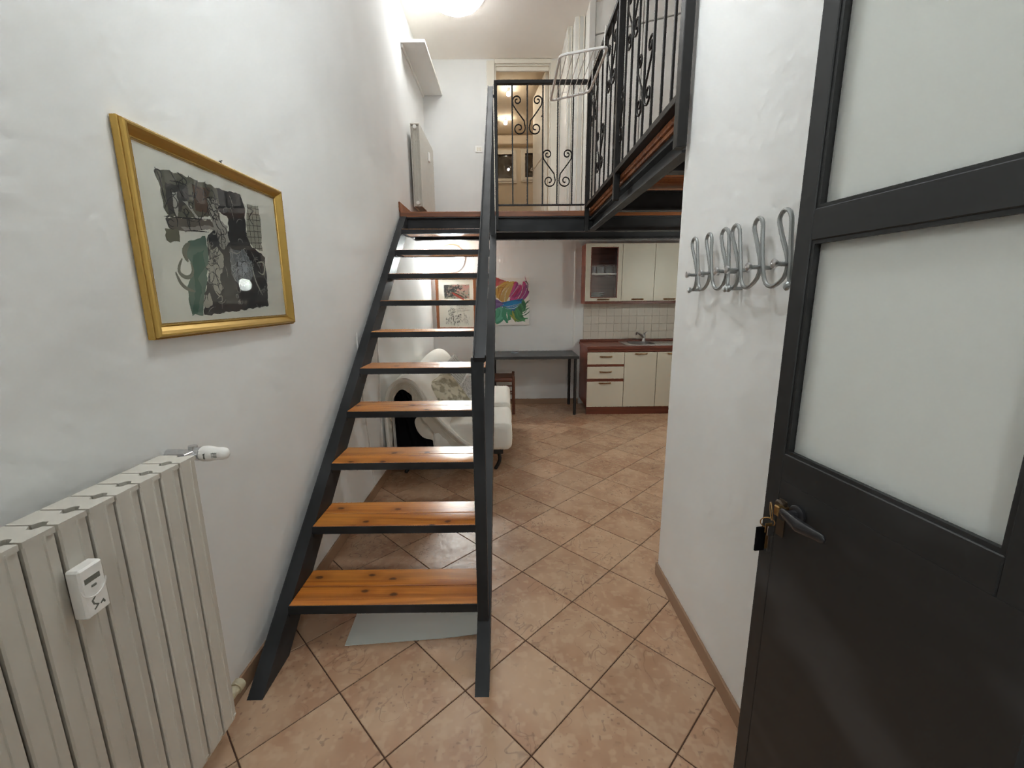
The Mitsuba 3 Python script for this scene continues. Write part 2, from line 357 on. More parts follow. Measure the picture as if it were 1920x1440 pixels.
# ------------------------------------------------------------------ mezzanine
mz = thing('mezzanine', 'dark steel framed mezzanine deck with brown wooden planks above the kitchen', 'mezzanine')
def ibeam(y, w=.08, z0=2.10, z1=2.236):
    return Polygon([(y, z0), (y + w, z0), (y + w, z0 + .011), (y + w * .55, z0 + .013), (y + w * .55, z1 - .013), (y + w, z1 - .011), (y + w, z1), (y, z1), (y, z1 - .011), (y + w * .45, z1 - .013), (y + w * .45, z0 + .013), (y, z0 + .011)])
obj('beam', prism(ibeam(3.185), XK - XL - .02, alongX(XL + .01)), 'mat_steel', mz)
obj('beam', prism(ibeam(3.76), XK - XL - .02, alongX(XL + .01)), 'mat_steel', mz)
obj('beam', prism(ibeam(2.20), XK - .78, alongX(.777)), 'mat_steel', mz)
obj('beam', prism(ibeam(1.20), XK - .78, alongX(.777)), 'mat_steel', mz)
cs = Polygon([(.714, 2.10), (.775, 2.10), (.775, 2.198), (.714, 2.198), (.714, 2.188), (.755, 2.186), (.755, 2.113), (.714, 2.111)])
obj('side_beam', prism(cs, 3.184 - .925, alongY(3.184)), 'mat_steel', mz)
obj('joist', box(.745, .80, .93, 3.18, 2.198, 2.243), 'mat_dark', mz)
obj('batten', box(.728, .80, .93, 3.18, 2.243, 2.264, .002), 'mat_deckwood', mz)
for k in range(11):                                               # landing planks, running along x
    y0 = 3.184 + k * .1405
    obj('plank', box(XL + .003, XK - .005, y0, y0 + .1395, 2.2365, DZ, .003), 'mat_deckwood', mz)
for k in range(15):                                               # walkway planks
    y0 = .935 + k * .1485
    obj('plank', box(.714, XK - .005, y0, y0 + .1465, 2.266, DZ + .012, .003), 'mat_deckwood', mz)
struct('baseboard_upper', box(XL, XL + .014, 3.17, YB, DZ, DZ + .09, .003), 'mat_deckwood')
# railings
def scroll_path():
    """one side of a heart: small upper spiral, diagonal, large lower spiral; (distance from the bar, height)"""
    th = np.linspace(0, 1, 34); top = []
    for q in th:                                                  # from inside outwards, ending at the left side
        an = math.radians(-90 - 470 * (1 - q)); r = .009 + .033 * q
        top.append((-.092 + r * math.cos(an - math.radians(90)) , .228 + r * math.sin(an - math.radians(90))))
    low = []
    for q in th:
        an = math.radians(35 - 500 * q); r = .060 - .049 * q
        low.append((-.075 + r * math.cos(an), .0 + r * math.sin(an)))
    mid = [(-.128, .19), (-.10, .15), (-.06, .10), (-.028, .06)]
    return np.array(top + mid + low)
SP = scroll_path()
def heart(o, d, mirror):
    """both hearts halves stand in the plane spanned by d and z"""
    s = SP[:, 0] * (-1 if mirror else 1)
    P = np.array(o) + s[:, None] * np.array(d) + SP[:, 1:2] * Z_
    return tube(P, .0058, 6)
def square_bar(a, z0, z1, w=.012): return box(a[0] - w / 2, a[0] + w / 2, a[1] - w / 2, a[1] + w / 2, z0, z1, .0015)
def railing(label, horiz, bars, hearts, posts, extra=()):
    r = thing('railing', label, 'railing')
    for m in horiz: obj('rail', m, 'mat_iron', r)
    for b in bars: obj('baluster', square_bar(b, 2.335, 3.36), 'mat_iron', r)
    for o, d in hearts:
        for mi_ in (False, True): obj('scroll', heart(o, d, mi_), 'mat_iron', r, 40)
    for p in posts: obj('post', p, 'mat_iron', r)
    return r
YL = 3.162
fr = railing('black wrought iron railing with scrolls across the landing above the desk',
        [box(-.158, .665, YL - .02, YL + .02, 3.355, 3.385, .002), box(-.158, .665, YL - .01, YL + .01, 2.325, 2.34, .002)],
        [(x, YL) for x in (-.012, .125, .267, .404, .543)],
        [((.125, YL, 2.995), X_), ((.404, YL, 2.545), X_)],
        [box(-.176, -.148, YL - .014, YL + .014, 2.11, 3.385, .003)])
obj('tube_bracket', box(-.205, -.176, YL - .01, YL + .01, 3.25, 3.27, .002), 'mat_steel', fr)
XS = .692
sr = railing('black wrought iron railing with scrolls along the raised walkway on the right',
        [box(XS - .02, XS + .02,   .90, 3.18, 3.36, 3.39, .002), box(XS - .022, XS + .043, .916, 3.14, 2.2985, 2.33, .002)],
        [(XS, y) for y in (1.037, 1.177, 1.33, 1.479, 1.615, 1.753, 1.893, 2.159, 2.30, 2.455, 2.617, 2.80, 2.955, 3.10)],
        [((XS, 1.753, 3.005), Y_), ((XS, 1.479, 2.535), Y_), ((XS, 2.03, 2.535), Y_), ((XS, 2.31, 3.005), Y_), ((XS, 2.65, 2.545), Y_), ((XS, 2.93, 3.005), Y_)],
        [box(XS - .024, XS + .02, .865, .915, 2.105, 3.39, .003), box(XS - .024, XS + .016, 2.0, 2.04, 2.13, 3.39, .003), box(XS - .022, XS + .018, 3.142, 3.182, 2.09, 3.39, .003)])
# upper wardrobe front beyond the walkway and the stepped trim beside the doorway
wd = thing('wardrobe', 'tall white built-in wardrobe at the end of the raised walkway', 'wardrobe')
obj('side_panel', prism([(.60, YB - .023), (.60, 4.11), (.655, 4.11), (.655, YB - .023)], ZC - DZ - .002, frame((0, 0, DZ + .001), X_, Y_, Z_)), 'mat_white', wd)
obj('side_panel', prism([(.66, YB - .023), (.66, 3.94), (.76, 3.94), (.76, YB - .023)], ZC - DZ - .002, frame((0, 0, DZ + .001), X_, Y_, Z_)), 'mat_white', wd)
obj('side_panel', prism([(.765, YB - .023), (.765, 3.69), (.822, 3.69), (.822, YB - .023)], ZC - DZ - .002, frame((0, 0, DZ + .001), X_, Y_, Z_)), 'mat_white', wd)
for x, y in ((.612, 4.10), (.648, 4.10), (.70, 3.93), (.752, 3.93)):
    obj('strip', rod((x, y, DZ + .002), (x, y, ZC - .002), .006, 8), 'mat_cream_trim', wd)
ax, ay = np.array([.9135, -.4067, 0]), np.array([.4067, .9135, 0])
for z0, z1 in ((DZ + .014, 4.03), (4.042, ZC - .002)):
    for u0, u1 in ((0, .46), (.466, .93), (.936, 1.6)):
        obj('door', at(frame((.828, 3.72, 0), ax, ay, Z_), box(u0, u1, 0, .03, z0, z1, .004)), 'mat_white', wd)

# ------------------------------------------------------------------ staircase
st = thing('staircase', 'open staircase of dark steel stringers and varnished pine treads', 'staircase')
RISE, RUN, Y1, Z1, YS = .2087, .2733, .451, .2087, .212
SL = RISE / RUN; th = math.atan(SL)
def skew(m):
    v = m.vertices.copy(); v[:, 0] -= .0075 * (v[:, 1] - .2); m = m.copy(); m.vertices = v; return m
YTOP = 3.18
dz = .125 / math.cos(th)
sp = Polygon([(YS, 0), (YTOP, (YTOP - YS) * SL), (YTOP, (YTOP - YS) * SL - dz), (YS + dz / SL, 0)])
sp = sp.intersection(sbox(0, 0, 5, 2.236))
inner = Polygon([(YS + .03, -.1), (YTOP + .1, (YTOP + .1 - YS) * SL - .10 * 0 - .012 / math.cos(th)), (YTOP + .1, (YTOP + .1 - YS) * SL - dz + .012 / math.cos(th)), (YS + dz / SL, -.1)])
for x0, x1, wx in ((-1.058, -1.0, -1.058), (-.202, -.148, -.154)):
    m = prism(sp, x1 - x0, alongX(x0))
    obj('stringer', skew(m), 'mat_steel', st)
for i in range(10):
    y, z = Y1 + RUN * i, Z1 + RISE * i
    fr_ = [box(-1.0, -.202, y, y + .004, z - .039, z - .002), box(-1.0, -.202, y + .004, y + .036, z - .039, z - .035), box(-1.0, -.202, y + .244, y + .248, z - .039, z - .012),
           box(-1.0, -.972, y + .036, y + .244, z - .039, z - .035), box(-.23, -.202, y + .036, y + .244, z - .039, z - .035)]
    tr = obj('tread', skew(cat(fr_)), 'mat_steel', st)
    obj('plank', skew(box(-.999, -.203, y + .005, y + .1226, z - .0345, z + .001, .003)), 'mat_pine', tr)
    obj('plank', skew(box(-.999, -.203, y + .1258, y + .243, z - .0345, z + .001, .0025)), 'mat_pine', tr)
    obj('end_bracket', skew(box(-1.0, -.996, y + .002, y + .05, z - .055, z - .002)), 'mat_steel', tr)
obj('post', skew(box(-.200, -.154, .415, .455, .14, 1.26, .003)), 'mat_steel', st)
obj('post', skew(box(-.198, -.156, 2.86, 2.90, 1.98, 3.13, .003)), 'mat_steel', st)
hp = Polygon([(-.024, -.012), (-.019, -.012), (-.019, 0), (.019, 0), (.019, -.012), (.024, -.012), (.024, .006)] + [(.024 * math.cos(t), .008 + .022 * math.sin(t)) for t in np.linspace(0, math.pi, 13)] + [(-.024, .006)])
ha, hb = np.array([-.168, .402, 1.262]), np.array([-.203, 3.08, 3.305])
hd = (hb - ha) / np.linalg.norm(hb - ha); hx = np.cross(Z_, hd); hx /= -np.linalg.norm(hx)
obj('handrail', prism(hp, np.linalg.norm(hb - ha), frame(ha, hx, np.cross(hd, hx), hd)), 'mat_steel', st, 35)

# ------------------------------------------------------------------ near radiator
rd = thing('radiator', 'white painted sectional radiator on the left wall in the foreground', 'radiator')
XA, XB_, P = -.935, -1.035, .0625
for i in range(10):
    y1 = -.0005 - i * P; y0 = y1 - P + .004; w = y1 - y0
    fp = Polygon([(XA - .012, y0 + .002), (XA - .012, y1), (XA - .006, y1), (XA - .005, y0 + .66 * w), (XA + .0015, y0 + .64 * w), (XA + .0015, y0 + .60 * w), (XA - .001, y0 + .57 * w), (XA - .001, y0 + .004), (XA - .004, y0 + .001)][::-1])
    s = [prism(fp, .86, frame((0, 0, .185), X_, Y_, Z_)), box(XB_, XA - .01, y0 + .022, y0 + .030, .19, 1.04), box(XB_, XB_ + .008, y0 + .004, y1 - .003, .19, 1.045)]
    cap = Polygon([(XA, y0 + .001), (XA, y1 - .001), (XA - .022, y1 - .001), (XA - .030, y1 - .013), (XA - .042, y1 - .013), (XA - .050, y1), (XB_, y1), (XB_, y0), (XA - .050, y0), (XA - .042, y0 + .013), (XA - .030, y0 + .013), (XA - .022, y0 + .001)])
    c = prism(cap, .012, frame((0, 0, 1.040), X_, Y_, Z_))
    lo = trimesh.convex.convex_hull(np.array([(x, y, z) for y in (y0 + .003, y1 - .002) for x, z in ((XA - .002, .19), (XA - .012, .165), (XA - .03, .165), (XA - .03, .19))]))
    sec = obj('section', cat(s + [c, lo]), 'mat_radiator', rd)
for z in (.23, 1.0): obj('manifold', rod((XA - .05, -.01 - 10 * P + .02, z), (XA - .05, -.004, z), .017, 12), 'mat_radiator', rd)
hm = obj('heat_meter', box(-.934, -.905, -.383, -.332, .848, .956, .004), 'mat_plastic', rd, label='white clip-on heat meter')
obj('display', box(-.9055, -.9045, -.375, -.343, .922, .933), 'mat_greylcd', hm, label='dark display')
obj('button', box(-.906, -.9035, -.364, -.353, .909, .914, .001), 'mat_greylcd', hm)
arc = LineString([(-.359 + .026 * math.cos(t), .915 + .026 * math.sin(t)) for t in np.linspace(math.pi * 1.02, math.pi * 1.98, 14)]).buffer(.0012)
obj('ridge', prism(arc, .0016, alongX(-.9052)), 'mat_plastic', hm)
lg = unary_union([LineString(q).buffer(.0016) for q in ([(-.362, .886), (-.368, .882), (-.366, .874), (-.358, .868), (-.366, .862)], [(-.352, .866), (-.347, .870), (-.345, .864)])])
obj('emblem', prism(lg, .0008, alongX(-.9053)), 'mat_greylcd', hm)
vx, vy, vz = -.995, .098, 1.020
tv = obj('thermostatic_valve', cat([rod((vx - .02, .0, vz), (vx - .02, .06, vz), .012, 14), rod((vx - .02, .05, vz), (vx - .02, .112, vz), .0165, 14), rod((XL + .001, vy, vz), (vx, vy, vz), .014, 14), rod((vx - .012, vy, vz), (vx + .004, vy, vz), .021, 14), rod((vx - .02, vy, vz + .006), (vx - .02, vy, vz + .026), .012, 12)]), 'mat_chrome', rd, 40, label='chrome valve with a white thermostatic head')
vM = frame((vx + .003, vy, vz), Y_, Z_, X_)
hd_ = obj('head', lathe([(0, 0), (.018, .0), (.0235, .006), (.0240, .022), (.0215, .036), (.0185, .048), (.0190, .064), (.0165, .074), (.009, .080), (0, .081)], 28, vM), 'mat_plastic', tv, 40)
obj('mark', box(vx + .024, vx + .0275, vy - .0248, vy - .021, vz - .009, vz + .008), 'mat_greylcd', hd_)
for k in range(4): obj('mark', box(vx + .045, vx + .060, vy - .0205, vy - .017, vz - .006 + k * .0042, vz - .0048 + k * .0042), 'mat_greylcd', hd_)
obj('return_valve', cat([rod((-.985, .0, .20), (-.985, .075, .20), .016, 14), rod((-.985, .07, .20), (-.985, .095, .20), .021, 14), rod((-.985, .04, .20), (XL + .001, .04, .20), .010, 10)]), 'mat_valve', rd, 40, label='yellowed return valve')

# ------------------------------------------------------------------ framed pictures
def ribbon(pts, w, taper=True, n=18):
    p = spline(pts, n) if len(pts) > 2 else np.linspace(pts[0], pts[1], n)
    d = np.gradient(p, axis=0); d /= np.linalg.norm(d, axis=1, keepdims=True) + 1e-9; q = np.c_[-d[:, 1], d[:, 0]]
    ww = w / 2 * (np.sqrt(np.clip(np.sin(np.linspace(.12, math.pi - .12, n)), .05, 1)) if taper else np.ones(n))
    return Polygon(np.vstack([p + q * ww[:, None], (p - q * ww[:, None])[::-1]])).buffer(0)
def ragged(pts, amp, seed):
    r = np.random.default_rng(seed); p = np.array(pts + [pts[0]]); out = []
    for a_, b_ in zip(p[:-1], p[1:]):
        n = max(2, int(np.linalg.norm(b_ - a_) / .012)); tt = np.linspace(0, 1, n, endpoint=False)[:, None]
        out.append(a_ + (b_ - a_) * tt + r.normal(0, amp, (n, 2)))
    return Polygon(np.vstack(out)).buffer(0)
def moulding(y0, y1, z0, z1, x, w, h, prof=None):
    """four mitred sides of a picture frame standing on the plane X = x (facing +x); local: (inset, height)"""
    pr = prof or [(0, 0), (0, h * .55), (w * .06, h * .62), (w * .10, h * .55), (w * .14, h * .88), (w * .22, h), (w * .34, h), (w * .40, h * .93), (w * .52, h * .80), (w * .70, h * .52), (w * .80, h * .36), (w * .84, h * .44), (w * .90, h * .44), (w * .93, h * .30), (w, h * .26), (w, 0)]
    c = [(y0, z0), (y1, z0), (y1, z1), (y0, z1)]; s = [(1, 1), (-1, 1), (-1, -1), (1, -1)]; out = []
    for k in range(4):
        j = (k + 1) % 4; A = [(x + hh, c[k][0] + s[k][0] * i_, c[k][1] + s[k][1] * i_) for i_, hh in pr]; B = [(x + hh, c[j][0] + s[j][0] * i_, c[j][1] + s[j][1] * i_) for i_, hh in pr]
        m = sheet(np.array([A + A[:1], B + B[:1]])); m.invert() if False else None
        out.append(m)
    return out
ART = {"P":{"wash":[[0.214,1.849],[0.26,1.856],[0.344,1.862],[0.463,1.864],[0.487,1.86],[0.492,1.826],[0.471,1.786],[0.415,1.752],[0.3,1.729],[0.232,1.724],[0.226,1.762],[0.221,1.801]],"brown":[[0.361,1.841],[0.448,1.851],[0.423,1.765],[0.36,1.761]],"pillar":[[0.245,1.82],[0.337,1.83],[0.337,1.793],[0.3,1.75],[0.242,1.727],[0.242,1.772]],"streak1":[[0.269,1.8],[0.285,1.802],[0.287,1.758],[0.272,1.724],[0.266,1.747]],"streak2":[[0.306,1.784],[0.325,1.783],[0.387,1.725],[0.37,1.718],[0.347,1.751]],"band":[[0.228,1.718],[0.425,1.746],[0.458,1.728],[0.296,1.687],[0.231,1.69]],"ledge":[[0.283,1.698],[0.421,1.725],[0.456,1.718],[0.302,1.69]],"blot":[[0.22,1.688],[0.273,1.686],[0.269,1.653],[0.229,1.646],[0.213,1.663]],"green":[[0.306,1.658],[0.389,1.687],[0.397,1.642],[0.37,1.546],[0.337,1.475],[0.326,1.425],[0.277,1.426],[0.267,1.476],[0.272,1.52],[0.304,1.551],[0.306,1.588],[0.282,1.619]],"green2":[[0.318,1.619],[0.373,1.639],[0.367,1.585],[0.324,1.544],[0.342,1.522],[0.3,1.433],[0.278,1.434],[0.305,1.506]],"black":[[0.487,1.86],[0.619,1.87],[0.64,1.827],[0.628,1.737],[0.648,1.686],[0.743,1.65],[0.734,1.61],[0.739,1.572],[0.726,1.449],[0.594,1.44],[0.432,1.429],[0.326,1.425],[0.343,1.475],[0.394,1.587],[0.393,1.68],[0.429,1.708],[0.523,1.722],[0.527,1.772],[0.482,1.78]],"scroll":[[0.423,1.813],[0.454,1.822],[0.481,1.817],[0.483,1.776],[0.476,1.751],[0.519,1.738],[0.516,1.684],[0.484,1.652],[0.458,1.663],[0.453,1.704],[0.432,1.748]],"panel":[[0.512,1.656],[0.604,1.663],[0.641,1.618],[0.645,1.577],[0.598,1.529],[0.537,1.53],[0.503,1.569]],"panel2":[[0.541,1.614],[0.603,1.624],[0.62,1.594],[0.575,1.564],[0.539,1.571]],"brick":[[0.658,1.841],[0.734,1.849],[0.74,1.8],[0.733,1.729],[0.728,1.672],[0.667,1.677],[0.628,1.72]],"figure":[[0.397,1.669],[0.415,1.644],[0.443,1.659],[0.47,1.633],[0.464,1.592],[0.439,1.549],[0.444,1.517],[0.419,1.487],[0.398,1.507],[0.386,1.539],[0.382,1.574],[0.373,1.585],[0.404,1.619]],"ell":[[0.347,1.495],[0.372,1.499],[0.377,1.471],[0.364,1.447],[0.343,1.448],[0.334,1.471]]},"L":{"k":[[[[0.266,1.83],[0.308,1.835],[0.34,1.831]],0.0054],[[[0.224,1.721],[0.316,1.731],[0.419,1.745]],0.0044],[[[0.297,1.69],[0.357,1.698],[0.41,1.702]],0.0044],[[[0.612,1.735],[0.634,1.694],[0.675,1.657],[0.741,1.645]],0.0147],[[[0.509,1.66],[0.597,1.667],[0.632,1.649]],0.0044],[[[0.663,1.827],[0.695,1.824],[0.664,1.796],[0.69,1.765]],0.0059],[[[0.215,1.854],[0.225,1.837],[0.232,1.787],[0.236,1.764]],0.0049]],"gw":[[[[0.268,1.603],[0.249,1.559],[0.281,1.546],[0.307,1.566],[0.303,1.595]],0.0127],[[[0.232,1.56],[0.251,1.523],[0.304,1.502]],0.0117],[[[0.31,1.655],[0.282,1.619],[0.292,1.595]],0.0196]],"w":[[[[0.675,1.62],[0.727,1.62],[0.718,1.581],[0.676,1.588]],0.0078],[[[0.64,1.613],[0.652,1.554],[0.69,1.493]],0.0088],[[[0.511,1.652],[0.548,1.645],[0.58,1.657]],0.0049],[[[0.421,1.711],[0.444,1.718],[0.446,1.703],[0.427,1.7]],0.0049],[[[0.4,1.685],[0.402,1.666],[0.406,1.643]],0.0059],[[[0.408,1.467],[0.432,1.475],[0.432,1.487],[0.407,1.479]],0.0049]]}}
fy0, fy1, fz0, fz1 = .098, .905, 1.363, 1.950
pc = thing('framed_picture', 'large gilt framed ink and watercolour picture on the left wall above the radiator', 'picture')
for m in moulding(fy0, fy1, fz0, fz1, XL + .004, .045, .030): obj('frame_side', m, 'mat_gold', pc)
obj('backing', box(XL + .002, XL + .006, fy0 + .01, fy1 - .01, fz0 + .01, fz1 - .01), 'mat_framewood', pc)
obj('paper', box(XL + .006, XL + .010, fy0 + .03, fy1 - .03, fz0 + .03, fz1 - .03), 'mat_paper', pc, label='pale green-grey sheet')
PX = XL + .010
paint = dict(wash=(.105, .106, .078), brown=(.085, .055, .038), pillar=(.045, .045, .042), streak1=(.40, .40, .36), streak2=(.40, .40, .36), band=(.12, .105, .085), ledge=(.30, .28, .25), blot=(.125, .125, .085),
             green=(.085, .140, .108), green2=(.030, .098, .068), black=(.018, .0185, .020), scroll=(.36, .35, .31), panel=(.14, .155, .16), panel2=(.38, .41, .43), brick=(.33, .33, .27), figure=(.36, .35, .30), ell=(.36, .35, .30))
lay = 0
def art(poly, color, x0, nm, parent, M=alongX, th_=.0003):
    global lay
    lay += 1
    key = 'mat_paint_' + '_'.join(f'{int(c * 1000)}' for c in color)
    if key not in scene: mat(key, color, .6)
    obj(nm, prism(poly.simplify(.0004), th_ + lay * .00002, M(x0)), key, parent)
for k in ('wash', 'brown', 'pillar', 'streak1', 'streak2', 'band', 'blot', 'green', 'green2', 'black', 'ledge', 'scroll', 'panel', 'panel2', 'brick', 'figure', 'ell'):
    art(ragged(ART['P'][k], .0022 if k not in ('panel2',) else .006, 11 + len(k)), paint[k], PX, 'paint_patch', pc)
for nm, colr in (('gw', (.16, .165, .125)), ('k', (.016, .016, .017)), ('w', (.36, .36, .31))):
    for pts, w in ART['L'][nm]: art(ribbon(pts, w * (1.0 if nm == 'gw' else .8)), colr, PX, 'brush_stroke', pc)
r = np.random.default_rng(3)
def scribble(keys, color, n, size, w, seed):
    r = np.random.default_rng(seed); out = []
    reg = unary_union([Polygon(ART['P'][k]).buffer(0) for k in keys]); x0, y0, x1, y1 = reg.bounds
    while len(out) < n:
        c = np.array([r.uniform(x0, x1), r.uniform(y0, y1)])
        if not reg.contains(Point(c)): continue
        an = r.uniform(0, 6.28); cur = r.normal(0, 1.6); pts = [c]
        for q in range(4): an += cur * .6; pts.append(pts[-1] + size * np.array([math.cos(an), math.sin(an)]))
        out.append(ribbon(np.array(pts), w, True, 9))
    return unary_union(out).intersection(reg.buffer(.004))
art(scribble(('figure', 'ell', 'scroll', 'panel2'), 0, 70, .012, .0032, 5), (.014, .014, .015), PX, 'ink_line', pc)
art(scribble(('black',), 0, 46, .011, .0026, 6), (.22, .22, .20), PX, 'ink_line', pc)
art(scribble(('panel',), 0, 60, .010, .0028, 8), (.30, .32, .33), PX, 'ink_line', pc)
art(scribble(('wash', 'pillar', 'band'), 0, 34, .016, .003, 9), (.03, .03, .03), PX, 'ink_line', pc)
bk = Polygon(ART['P']['brick']); bl = [LineString([(bk.bounds[0], z), (bk.bounds[2], z + .012)]).buffer(.0012) for z in np.arange(bk.bounds[1], bk.bounds[3], .022)]
bl += [LineString([(y, bk.bounds[1]), (y + .004, bk.bounds[3])]).buffer(.0011) for y in np.arange(bk.bounds[0], bk.bounds[2], .027)]
art(unary_union(bl).intersection(bk.buffer(0)), (.06, .055, .045), PX, 'ink_line', pc)
obj('glass', box(XL + .0135, XL + .0145, fy0 + .035, fy1 - .035, fz0 + .035, fz1 - .035), 'mat_pictureglass', pc)
obj('hanger', cat([tube([(XL + .006, .525, fz1 - .004), (XL + .006, .535, fz1 + .012), (XL + .006, .545, fz1 - .004)], .0016, 6), rod((XL, .536, fz1 + .012), (XL + .012, .536, fz1 + .014), .0016, 6)]), 'mat_black', pc)
# print with brown frame, behind the stairs
WY = YB
def wallM(dx): return frame((0, WY - dx, 0), X_, Z_, -Y_)
pc = thing('framed_picture', 'brown framed print on the back wall, seen between the stair treads', 'picture')
px0, px1, pz0, pz1 = -1.037, -.497, 1.05, 1.775
for m, q in (((px0, px0 + .036, pz0, pz1), 0), ((px1 - .036, px1, pz0, pz1), 0), ((px0 + .036, px1 - .036, pz0, pz0 + .036), 0), ((px0 + .036, px1 - .036, pz1 - .036, pz1), 0)):
    obj('frame_side', box(m[0], m[1], WY - .024, WY - .002, m[2], m[3], .003), 'mat_framewood', pc)
obj('paper', box(px0 + .03, px1 - .03, WY - .012, WY - .004, pz0 + .03, pz1 - .03), 'mat_paper', pc)
WM = lambda dx: wallM(.012)
blk = sbox(-.925, 1.47, -.585, 1.652)
def speckle(reg, n, size, w, seed, bias=None):
    r = np.random.default_rng(seed); x0, y0, x1, y1 = reg.bounds; out = []
    while len(out) < n:
        c = np.array([r.uniform(x0, x1), r.uniform(y0, y1)])
        if not reg.contains(Point(c)) or (bias and r.random() > bias((c[0] - x0) / (x1 - x0), (c[1] - y0) / (y1 - y0))): continue
        an = r.uniform(0, 6.28); d = np.array([math.cos(an), math.sin(an)]) * size * r.uniform(.5, 1.3); k = np.array([-d[1], d[0]]) * r.normal(0, .4)
        out.append(ribbon(np.array([c, c + d * .5 + k, c + d]), w * r.uniform(.6, 1.4), True, 6))
    return unary_union(out)
art(blk, (.36, .345, .27), 0, 'print_area', pc, WM)
art(speckle(blk, 70, .045, .012, 21, lambda u, v: .9 if u > .35 and v > .45 else .05).intersection(blk), (.50, .26, .22), 0, 'brush_stroke', pc, WM)
art(speckle(blk, 170, .03, .011, 22, lambda u, v: max(0, 1.25 - 1.7 * u) * (.35 + .65 * v) + .06).intersection(blk), (.022, .022, .022), 0, 'brush_stroke', pc, WM)
art(ribbon(np.array([(-.82, 1.55), (-.74, 1.50), (-.66, 1.455)]), .03), (.34, .045, .03), 0, 'brush_stroke', pc, WM)
art(ribbon(np.array([(-.82, 1.565), (-.72, 1.515), (-.63, 1.462)]), .012), (.02, .03, .018), 0, 'brush_stroke', pc, WM)
art(speckle(Polygon([(-.92, 1.13), (-.90, 1.24), (-.84, 1.36), (-.80, 1.36), (-.78, 1.28), (-.71, 1.26), (-.69, 1.18), (-.76, 1.12)]), 90, .022, .006, 23), (.03, .03, .028), 0, 'ink_line', pc, WM)
art(speckle(Polygon([(-.70, 1.14), (-.68, 1.25), (-.62, 1.27), (-.58, 1.15)]), 22, .03, .0035, 24), (.17, .17, .15), 0, 'ink_line', pc, WM)
art(unary_union([LineString([(-.77, z), (-.77 + w_, z)]).buffer(.0016) for z, w_ in ((1.375, .17), (1.355, .19), (1.335, .16), (1.315, .18), (1.30, .12))]), (.2, .2, .18), 0, 'ink_line', pc, WM)
# colourful canvas
cv = thing('canvas_painting', 'unframed canvas with bright swirling brush strokes on the back wall over the desk', 'painting')
cx0, cx1, cz0, cz1 = -.40, .216, 1.108, 1.733
obj('canvas', box(cx0, cx1, WY - .03, WY - .012, cz0, cz1, .003), 'mat_canvas', cv)
obj('stretcher', box(cx0 + .01, cx1 - .01, WY - .012, WY - .001, cz0 + .01, cz1 - .01), 'mat_framewood', cv)
CM = lambda dx: wallM(.030)
def cp(u, v): return np.array([cx1 - (1838 - u) / 655 * .4385, cz1 - (v - 165) / 920 * .625])
def fan(a, b, c, n, w, cols, seed, jit=18):
    r = np.random.default_rng(seed)
    for k in range(n):
        q = k / max(1, n - 1); P3 = [np.array(s0) * (1 - q) + np.array(s1) * q + r.normal(0, jit, 2) for s0, s1 in (a, b, c)]
        art(ribbon(np.array([cp(*x) for x in P3]), w * r.uniform(.75, 1.25) * .00067, True, 14), cols[int(r.integers(len(cols)))], 0, 'brush_stroke', cv, CM)
MG = [(.40, .03, .13), (.33, .022, .10), (.44, .06, .20), (.24, .035, .16)]
fan(((1000, 250), (1240, 330)), ((1130, 215), (1270, 270)), ((1280, 225), (1380, 235)), 7, 70, [(.45, .10, .08), (.40, .06, .07), (.48, .16, .14)], 1)
fan(((1420, 500), (1560, 640)), ((1500, 330), (1720, 560)), ((1560, 235), (1835, 420)), 13, 95, MG, 2)
fan(((1440, 560), (1500, 630)), ((1640, 470), (1690, 560)), ((1740, 240), (1800, 330)), 9, 80, MG, 3)
fan(((1150, 470), (1290, 640)), ((1220, 340), (1360, 430)), ((1420, 250), (1560, 250)), 11, 75, [(.50, .29, .05), (.46, .24, .04), (.52, .36, .10), (.38, .18, .05)], 4)
fan(((1270, 620), (1390, 620)), ((1290, 500), (1420, 480)), ((1400, 350), (1530, 290)), 5, 55, [(.46, .30, .10), (.50, .34, .08)], 5)
fan(((950, 640), (960, 760)), ((1120, 600), (1130, 740)), ((1290, 650), (1290, 720)), 8, 62, [(.12, .06, .20), (.17, .10, .25), (.10, .05, .16)], 6)
fan(((1300, 640), (1330, 790)), ((1480, 640), (1500, 810)), ((1720, 590), (1640, 720)), 10, 68, [(.01, .11, .30), (.01, .16, .36), (.02, .08, .22)], 7)
fan(((1370, 740), (1180, 760)), ((1310, 930), (1140, 850)), ((1180, 1030), (960, 980)), 10, 82, [(.06, .25, .15), (.04, .20, .12), (.09, .30, .20)], 8)
fan(((1360, 740), (1420, 760)), ((1350, 880), (1430, 880)), ((1385, 1000), (1440, 980)), 4, 60, [(.02, .15, .07), (.03, .19, .10)], 9)
fan(((1730, 600), (1480, 830)), ((1730, 760), (1600, 960)), ((1560, 800), (1780, 1000)), 9, 85, [(.025, .12, .04), (.04, .17, .06), (.02, .09, .035)], 10)
fan(((1440, 850), (1600, 800)), ((1490, 950), (1680, 920)), ((1570, 1030), (1800, 980)), 8, 42, [(.03, .14, .05), (.18, .24, .03), (.26, .26, .05), (.05, .2, .07)], 11)
fan(((1640, 880), (1740, 700)), ((1740, 870), (1790, 640)), ((1830, 820), (1835, 600)), 6, 14, [(.03, .12, .05), (.02, .07, .04)], 12)
fan(((1720, 190), (1780, 230)), ((1760, 220), (1810, 300)), ((1800, 290), (1830, 420)), 3, 12, [(.04, .03, .05), (.3, .03, .12)], 13)
fan(((1220, 480), (1340, 560)), ((1260, 400), (1400, 430)), ((1330, 330), (1470, 310)), 5, 8, [(.15, .07, .02), (.62, .58, .45)], 14)
